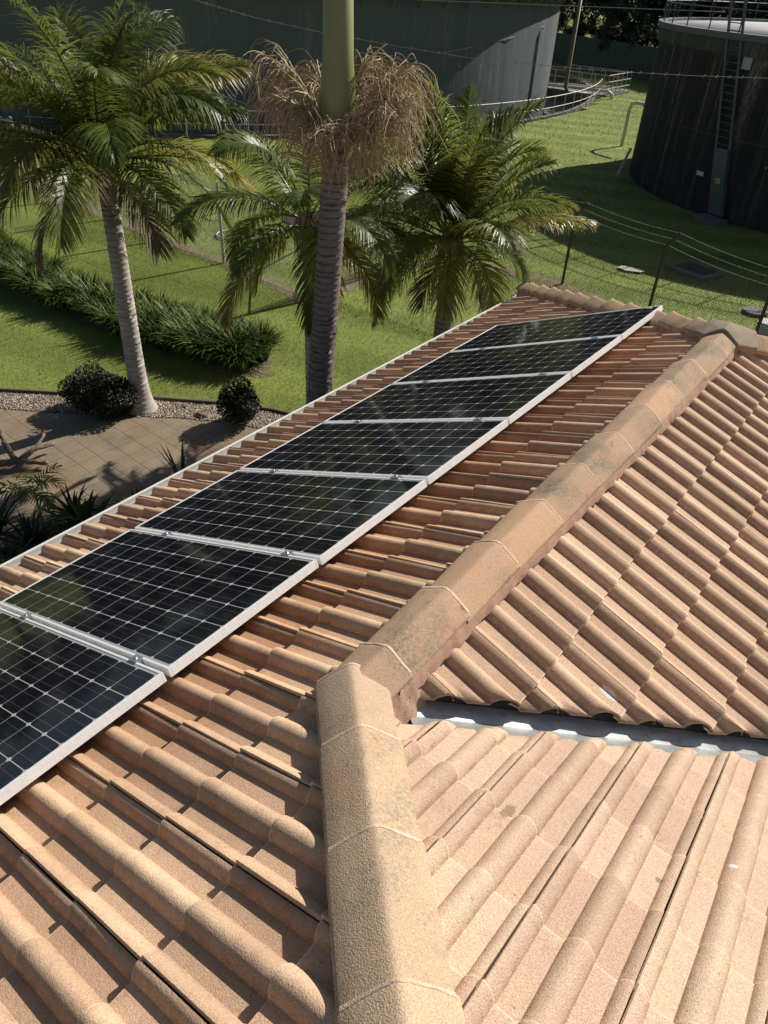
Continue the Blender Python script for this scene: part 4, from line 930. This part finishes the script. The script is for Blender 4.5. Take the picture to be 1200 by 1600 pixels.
for k in range(40):
    a = 2 * math.pi * k / 40; mb = MB(); mb.tube([((R2 + .02) * math.cos(a), (R2 + .02) * math.sin(a), H2 + .06), ((R2 + .02) * math.cos(a), (R2 + .02) * math.sin(a), H2 + 1.15)], .02, 6); mb.build('guard_post', M['dsteel'], tank2)
for z in (.62, 1.15):
    mb = MB(); mb.tube([((R2 + .02) * math.cos(a), (R2 + .02) * math.sin(a), H2 + z) for a in np.linspace(0, 2 * math.pi, 121)], .018, 6); mb.build('guard_rail', M['dsteel'], tank2)
M['bluegrey'] = plain('blue_grey_steel', (.09, .11, .135), .45, .4, .3, 8, .1)
lad = empty('ladder', (-5.03, 23.38, G + .15), 'long caged-foot steel ladder leaning against the dark tank', 'ladder')
Bl, Br, Tl, Tr = Vector((-5.26, 23.38, G + .15)), Vector((-4.80, 23.17, G + .15)), Vector((-6.40, 23.90, G + 5.0)), Vector((-5.95, 23.66, G + 5.0))
o0 = Vector((-5.03, 23.38, G + .15))
for a, b in ((Bl, Tl), (Br, Tr)):
    mb = MB(); mb.bar(a - o0, b.lerp(a, 0) - o0 + (b - a) * .22, .035, .07); mb.build('stile', M['bluegrey'], lad)
for k in range(17):
    f_ = .38 + .60 * k / 16; mb = MB(); mb.tube([Bl.lerp(Tl, f_) - o0, Br.lerp(Tr, f_) - o0], .014, 6); mb.build('rung', M['bluegrey'], lad)
mb = MB(); a, b, c_, d_ = Bl.lerp(Tl, .0), Br.lerp(Tr, .0), Br.lerp(Tr, .36), Bl.lerp(Tl, .36); off_ = Vector((-.03, -.07, 0))
V = [q - o0 + off_ for q in (a, b, c_, d_)] + [q - o0 + off_ * .3 for q in (a, b, c_, d_)]; mb.add(V, [(0, 1, 2, 3), (4, 7, 6, 5), (0, 3, 7, 4), (1, 5, 6, 2), (3, 2, 6, 7)]); mb.build('climb_guard', M['bluegrey'], lad)
mb = MB(); m_ = a.lerp(b, .5).lerp(c_.lerp(d_, .5), .52) - o0 + off_ * 1.15; ex = (b - a).normalized(); ez_ = (c_ - b).normalized(); yv_ = ez_.cross(ex)
mb.box(m_, (.17, .012, .13), Matrix((ex, yv_, ez_)).transposed()); M['yellow'] = plain('yellow_sign', (.62, .50, .12), .5); sg_ = mb.build('warning_sign', M['yellow'], lad)
mb = MB(); mb.box(m_ + ez_ * .015 + off_ * .12, (.11, .01, .025), Matrix((ex, yv_, ez_)).transposed()); mb.box(m_ - ez_ * .03 + off_ * .12, (.12, .01, .02), Matrix((ex, yv_, ez_)).transposed()); mb.build('sign_text_bar', M['dsteel'], sg_)
mb = MB(); mb.box((-5.08, 22.95, G + .05), (.9, .5, .14), Matrix.Rotation(R(-25), 3, 'Z')); tag(mb.build('concrete_step', M['conc']), 'low concrete step at the foot of the ladder', 'step')
# pale notice on tank 2, pipe stubs, leaning stick, rag
def on_tank(x_, y_, z_, sx, sz, name, m, label, cat, tilt=0):
    an = math.atan2(y_ - C2.y, x_ - C2.x); mb = MB(); mb.box((0, 0, 0), (.03, sx, sz)); o = mb.build(name, m, None, False, (C2.x + (R2 + .03) * math.cos(an), C2.y + (R2 + .03) * math.sin(an), z_)); o.rotation_euler = (0, tilt, an); tag(o, label, cat); return o
M['pale'] = plain('weathered_white', (.42, .42, .44), .6, 0, .3, 20); M['white'] = plain('white_paint', (.62, .63, .63), .5, 0, .1, 12)
on_tank(-5.49, 23.6, .25, .30, .36, 'notice_plate', M['pale'], 'pale weathered notice plate fixed high on the dark tank right of the ladder', 'notice')
on_tank(-5.96, 23.81, -2.72, .26, .12, 'white_rag', M['white'], 'torn white scrap on the dark tank left of the ladder foot', 'rag', .2)
mb = MB(); mb.bar((-9.62, 26.6, G + .02), (-9.2, 26.2, G + 1.02), .09, .03); tag(mb.build('white_plank', M['white']), 'thin white plank leaning against the left side of the dark tank', 'plank')
mb = MB(); mb.tube([(-11.9, 32.3, G), (-11.9, 32.3, G + 1.35), (-11.8, 32.2, G + 1.6), (-11.5, 32.0, G + 1.68), (-10.6, 31.6, G + 1.68)], .07, 9); tag(mb.build('vent_pipe', M['rail_w'], None, True), 'white bent pipe rising from grass beside the dark tank', 'pipe')
# lawn items beyond the fence
dr = empty('drain_grate', (-3.8, 17.95, G + .01), 'rectangular concrete-edged drain grate in the grass near the dark tank', 'drain', None, R(-18)); mb = MB()
for (x_, y_, sx, sy) in ((0, .42, 1.1, .12), (0, -.42, 1.1, .12), (.5, 0, .12, .72), (-.5, 0, .12, .72)): mb.box((x_, y_, .02), (sx, sy, .09))
mb.build('kerb', M['conc'], dr); mb = MB()
for k in range(14): mb.box((-.41 + k * .063, 0, .02), (.025, .72, .03))
mb.build('grate', M['dsteel'], dr)
mb = MB(); mb.tube([(0, 0, 0), (0, 0, .05)], .26, 24); tag(mb.build('manhole_lid', M['conc'], None, False, (-1.85, 16.13, G)), 'round grey concrete lid in grass by the far fence post', 'lid')
flat_o = flat('bare_patch', [(-5.35, 16.7), (-5.1, 16.6), (-4.75, 16.75), (-4.7, 16.9), (-5.0, 17.0), (-5.3, 16.9)], G + .03, plain('pale_dirt', (.40, .38, .32), .9, 0, .3, 9))
mb = MB(); mb.box((0, 0, .12), (.42, .3, .24)); mb.box((0, 0, .26), (.46, .34, .04)); tag(mb.build('meter_box', M['pale'], None, False, (-1.30, 14.95, G)), 'small pale meter box on the grass beyond the far hip', 'box')
mb = MB(); V = [(-.42, -.35, .03), (.3, -.42, .03), (.45, .2, .03), (.2, .55, .22), (-.35, .42, .2)]; V2 = [(a, b, c - .05) for a, b, c in V]; mb.add(V + V2, [(0, 1, 2, 3, 4), (9, 8, 7, 6, 5)] + [(i, i + 5, (i + 1) % 5 + 5, (i + 1) % 5) for i in range(5)])
tag(mb.build('rubber_mat', M['sark'], None, False, (-13.4, 13.9, G)), 'crumpled dark rubber mat lying on grass behind the fence', 'mat')
mb = MB(); mb.tube([(-15.6, 12.95, G), (-15.55, 12.95, G + .38), (-15.4, 12.93, G + .5), (-15.1, 12.85, G + .5), (-14.95, 12.8, G + .38), (-14.9, 12.8, G)], .03, 8); tag(mb.build('pipe_hoop', M['white'], None, True), 'small white pipe hoop standing behind the fence', 'hoop')
mb = MB(); mb.tube([(.42 * math.cos(a), .42 * math.sin(a), .02) for a in np.linspace(0, 2 * math.pi, 25)], .025, 6); tag(mb.build('hose_ring', M['rail'], None, True, (-13.75, 11.7, G)), 'coiled grey hose ring on grass by the fence', 'hose')
mb = MB(); mb.tube([(-14.9, 8.9, G + .015), (-14.4, 8.85, G + .02)], .01, 4)

# corrugated fence and trees in the far background
t = NT('green_corrugated'); x = t.sep(); wv = t.math('SINE', t.math('MULTIPLY', x[0], 34)); c = t.bright(t.mix(t.rng(t.noise(1.5, 4), .35, .65), (.040, .075, .062), (.055, .095, .078)), t.rng(wv, -1, 1, .8, 1.15)); t.bump(wv, .6, .03); M['corr'] = t.done(c, .55)
gf = empty('corrugated_fence', (-20, 56.5, G), 'dark green corrugated metal fence in the shade between the tanks', 'fence', None, R(-26))
mb = MB(); V = []; n = 700
for k in range(n + 1):
    x_ = -30 + 75 * k / n; y_ = .02 * math.sin(k * math.pi / 2 * 1.0)
    V += [(x_, y_, 0), (x_, y_, 2.0)]
mb.add(V, [(2 * k, 2 * k + 2, 2 * k + 3, 2 * k + 1) for k in range(n)]); mb.build('sheeting', M['corr'], gf)
mb = MB(); mb.box((7.5, .06, 2.03), (75, .10, .07)); mb.box((7.5, .09, .95), (75, .05, .08)); mb.build('rail', M['corr'], gf)
t = NT('tree_leaf'); c = t.ramp(t.attr(), [(0, (.012, .020, .007)), (.6, (.030, .045, .012)), (1, (.075, .085, .025))]); M['tree'] = t.done(c, .6, spec=.3)
t = NT('tree_leaf_grey'); c = t.ramp(t.attr(), [(0, (.02, .028, .016)), (.6, (.05, .062, .03)), (1, (.11, .12, .06))]); M['tree2'] = t.done(c, .6, spec=.3)
def make_tree(H_, cr, nl, seed, m, ls=.16):
    random.seed(seed); mb = MB(); tips = []
    mb.tube([(0, 0, 0), (.1, .05, H_ * .3), (.05, .1, H_ * .6)], [H_ * .022, H_ * .016, H_ * .009], 9)
    for i in range(9):
        a = i * 2.4; z = H_ * random.uniform(.25, .6); e = Vector((math.cos(a) * cr * .7, math.sin(a) * cr * .7, z + H_ * .22)); mb.tube([(0.05, .05, z), Vector((0, 0, z)).lerp(e, .5) + Vector((0, 0, .1)), e], [H_ * .009, H_ * .006, H_ * .002], 6); tips.append(e)
    tk = mb; mb = MB(); cl = []
    for i in range(34):
        d = Vector((random.gauss(0, 1), random.gauss(0, 1), random.gauss(0, .8))).normalized() * random.random() ** .4; cl.append((Vector((d.x * cr, d.y * cr, H_ * .60 + d.z * H_ * .36)), random.uniform(.16, .34) * cr, random.random()))
    for i in range(nl):
        c_, r_, b_ = random.choice(cl); d = Vector((random.gauss(0, 1), random.gauss(0, 1), random.gauss(0, 1))).normalized(); q = c_ + d * r_ * random.random() ** .4; s_ = ls * random.uniform(.6, 1.3)
        u_ = Vector((random.gauss(0, 1), random.gauss(0, 1), random.gauss(0, 1))).normalized(); v_ = u_.cross(d + Vector((.01, .02, .03))).normalized()
        mb.add([q - u_ * s_, q + v_ * s_ * .45, q + u_ * s_, q - v_ * s_ * .45], [(0, 1, 2, 3)], min(1, max(0, random.random() ** 1.6 * .7 + b_ * .3)))
    return tk, mb
protos = []
tl = [(-38, 75, 13, 5.0), (-33, 70, 11, 4.6), (-28.5, 66.5, 9, 4.2), (-24.5, 63.5, 8, 3.8), (-20.5, 61.5, 7.5, 3.6), (-17, 60, 8, 3.7), (-13, 58.5, 7.5, 3.5), (-9, 57, 7.5, 3.5), (-4.5, 55.5, 8, 3.6), (.5, 54, 8, 3.6), (-44, 80, 14, 5.5), (-52, 84, 14, 5.5), (-60, 78, 14, 5.8), (-68, 72, 14, 5.8), (-74, 64, 14, 6), (-78, 55, 13, 6), (-80, 46, 13, 6), (-80, 36, 12, 6), (-80, 27, 13, 6), (-79, 18, 12, 6), (-76, 9, 12, 6), (-72, 0, 12, 6), (-66, -8, 12, 6), (6, 52.5, 8, 3.6), (-22.5, 68, 12, 5), (-30, 76, 14, 5.5), (-15, 66, 11, 5), (-8, 63, 11, 5), (0, 61, 11, 5)]
for i, (x_, y_, H_, cr) in enumerate(tl):
    if i < 4: protos.append(make_tree(10.0, 4.4, 9000, 70 + i, M['tree'] if i % 2 == 0 else M['tree2'], .17))
    far = x_ < -40
    ordn = ['leftmost', 'second', 'third', 'fourth', 'fifth', 'sixth', 'seventh', 'eighth', 'ninth', 'tenth', 'eleventh', 'twelfth', 'thirteenth', 'last']
    zone = 0 if far else (1 if x_ < -14 else 2); members = sorted([q for q in tl if (0 if q[0] < -40 else (1 if q[0] < -14 else 2)) == zone], key=lambda q: math.atan2(q[0] - .95, q[1] + 1.2))
    lb_ = ordn[min(members.index((x_, y_, H_, cr)), 13)] + ' from the left of the ' + ['tall dark trees behind the grey-green tank', 'dark trees behind the corrugated fence', 'dark trees beyond the dark tank'][zone]
    r_ = empty('leafy_tree', (x_, y_, G), lb_, 'tree', 'trees behind the grey-green tank' if far else ('trees behind the corrugated fence' if x_ < -14 else 'trees beyond the dark tank'), random.uniform(0, 6.28))
    tk, cm = protos[i % 4]
    if i < 4: a_ = tk.build('trunk', M['twig'], r_, True); b_ = cm.build('crown', M['tree'] if i % 2 == 0 else M['tree2'], r_); protos[i] = (a_, b_)
    else:
        a_ = tk.copy(); b_ = cm.copy(); link(a_, r_); link(b_, r_)
    s_ = H_ / 10; 
    for q in (a_, b_): q.scale = (cr / 4.4, cr / 4.4, s_)
# low scrub just behind the fence
for i in range(9):
    a_, b_ = protos[i % 4]; x_ = -31 + i * 3.3; y_ = 66.5 - .49 * (x_ + 35) - 1.0 + random.uniform(-.3, .3)
    r_ = empty('scrub_bush', (x_, y_, G), ['leftmost', 'second', 'third', 'fourth', 'fifth', 'sixth', 'seventh', 'eighth', 'rightmost'][i] + ' of nine low shaded bushes from the left behind the green corrugated fence', 'bush', 'bushes behind the corrugated fence', i * 1.7)
    c1 = b_.copy(); link(c1, r_); c1.name = 'foliage'; c1.scale = (.42, .42, .40)
# pale building far right
bd = empty('pale_building', (6, 70, G), 'pale rendered building far beyond the dark tank at the top right corner', 'building'); mb = MB(); mb.box((0, 0, 2.6), (16, 8, 5.2)); mb.build('wall', plain('white_render', (.55, .54, .52), .8), bd)
mb = MB(); mb.box((0, 0, 5.35), (17, 9, .3)); mb.build('roof', M['tankroof'], bd)
for k in range(4):
    mb = MB(); mb.box((-6 + 4 * k, -4.05, 2.7), (1.6, .1, 1.3)); f_ = mb.build('window', M['dsteel'], bd)

# overhead wires
def span(name, a, b, sag, r_, label, barbs=0, m=None):
    mb = MB(); wire(mb, [a, b], r_, sag, barbs, 30); o = mb.build(name, m or M['wire']); tag(o, label, 'wire'); return o
mb = MB(); wp = [(-12.5, 3.9, 2.4), (-8.243, 6.522, 1.463), (-7.538, 6.956, 1.307), (-6.803, 7.408, 1.194), (-5.92, 7.951, 1.09), (-5.111, 8.448, 1.01), (-4.136, 9.049, .975), (-3.453, 9.469, .962), (-2.608, 9.988, .969), (-1.781, 10.497, .995), (3, 13.4, 1.3)]
wire(mb, wp, .0045, 0, .16, 2); tag(mb.build('barbed_wire', M['wire']), 'long pale barbed wire strand sagging across the whole view in front of the tanks', 'wire')
span('overhead_wire', (-21.683, 29.677, .80), (-9.3, 33.05, 1.10), .0, .02, 'thin straight wire from the grey-green tank to the dark tank railing', 0, M['wire'])
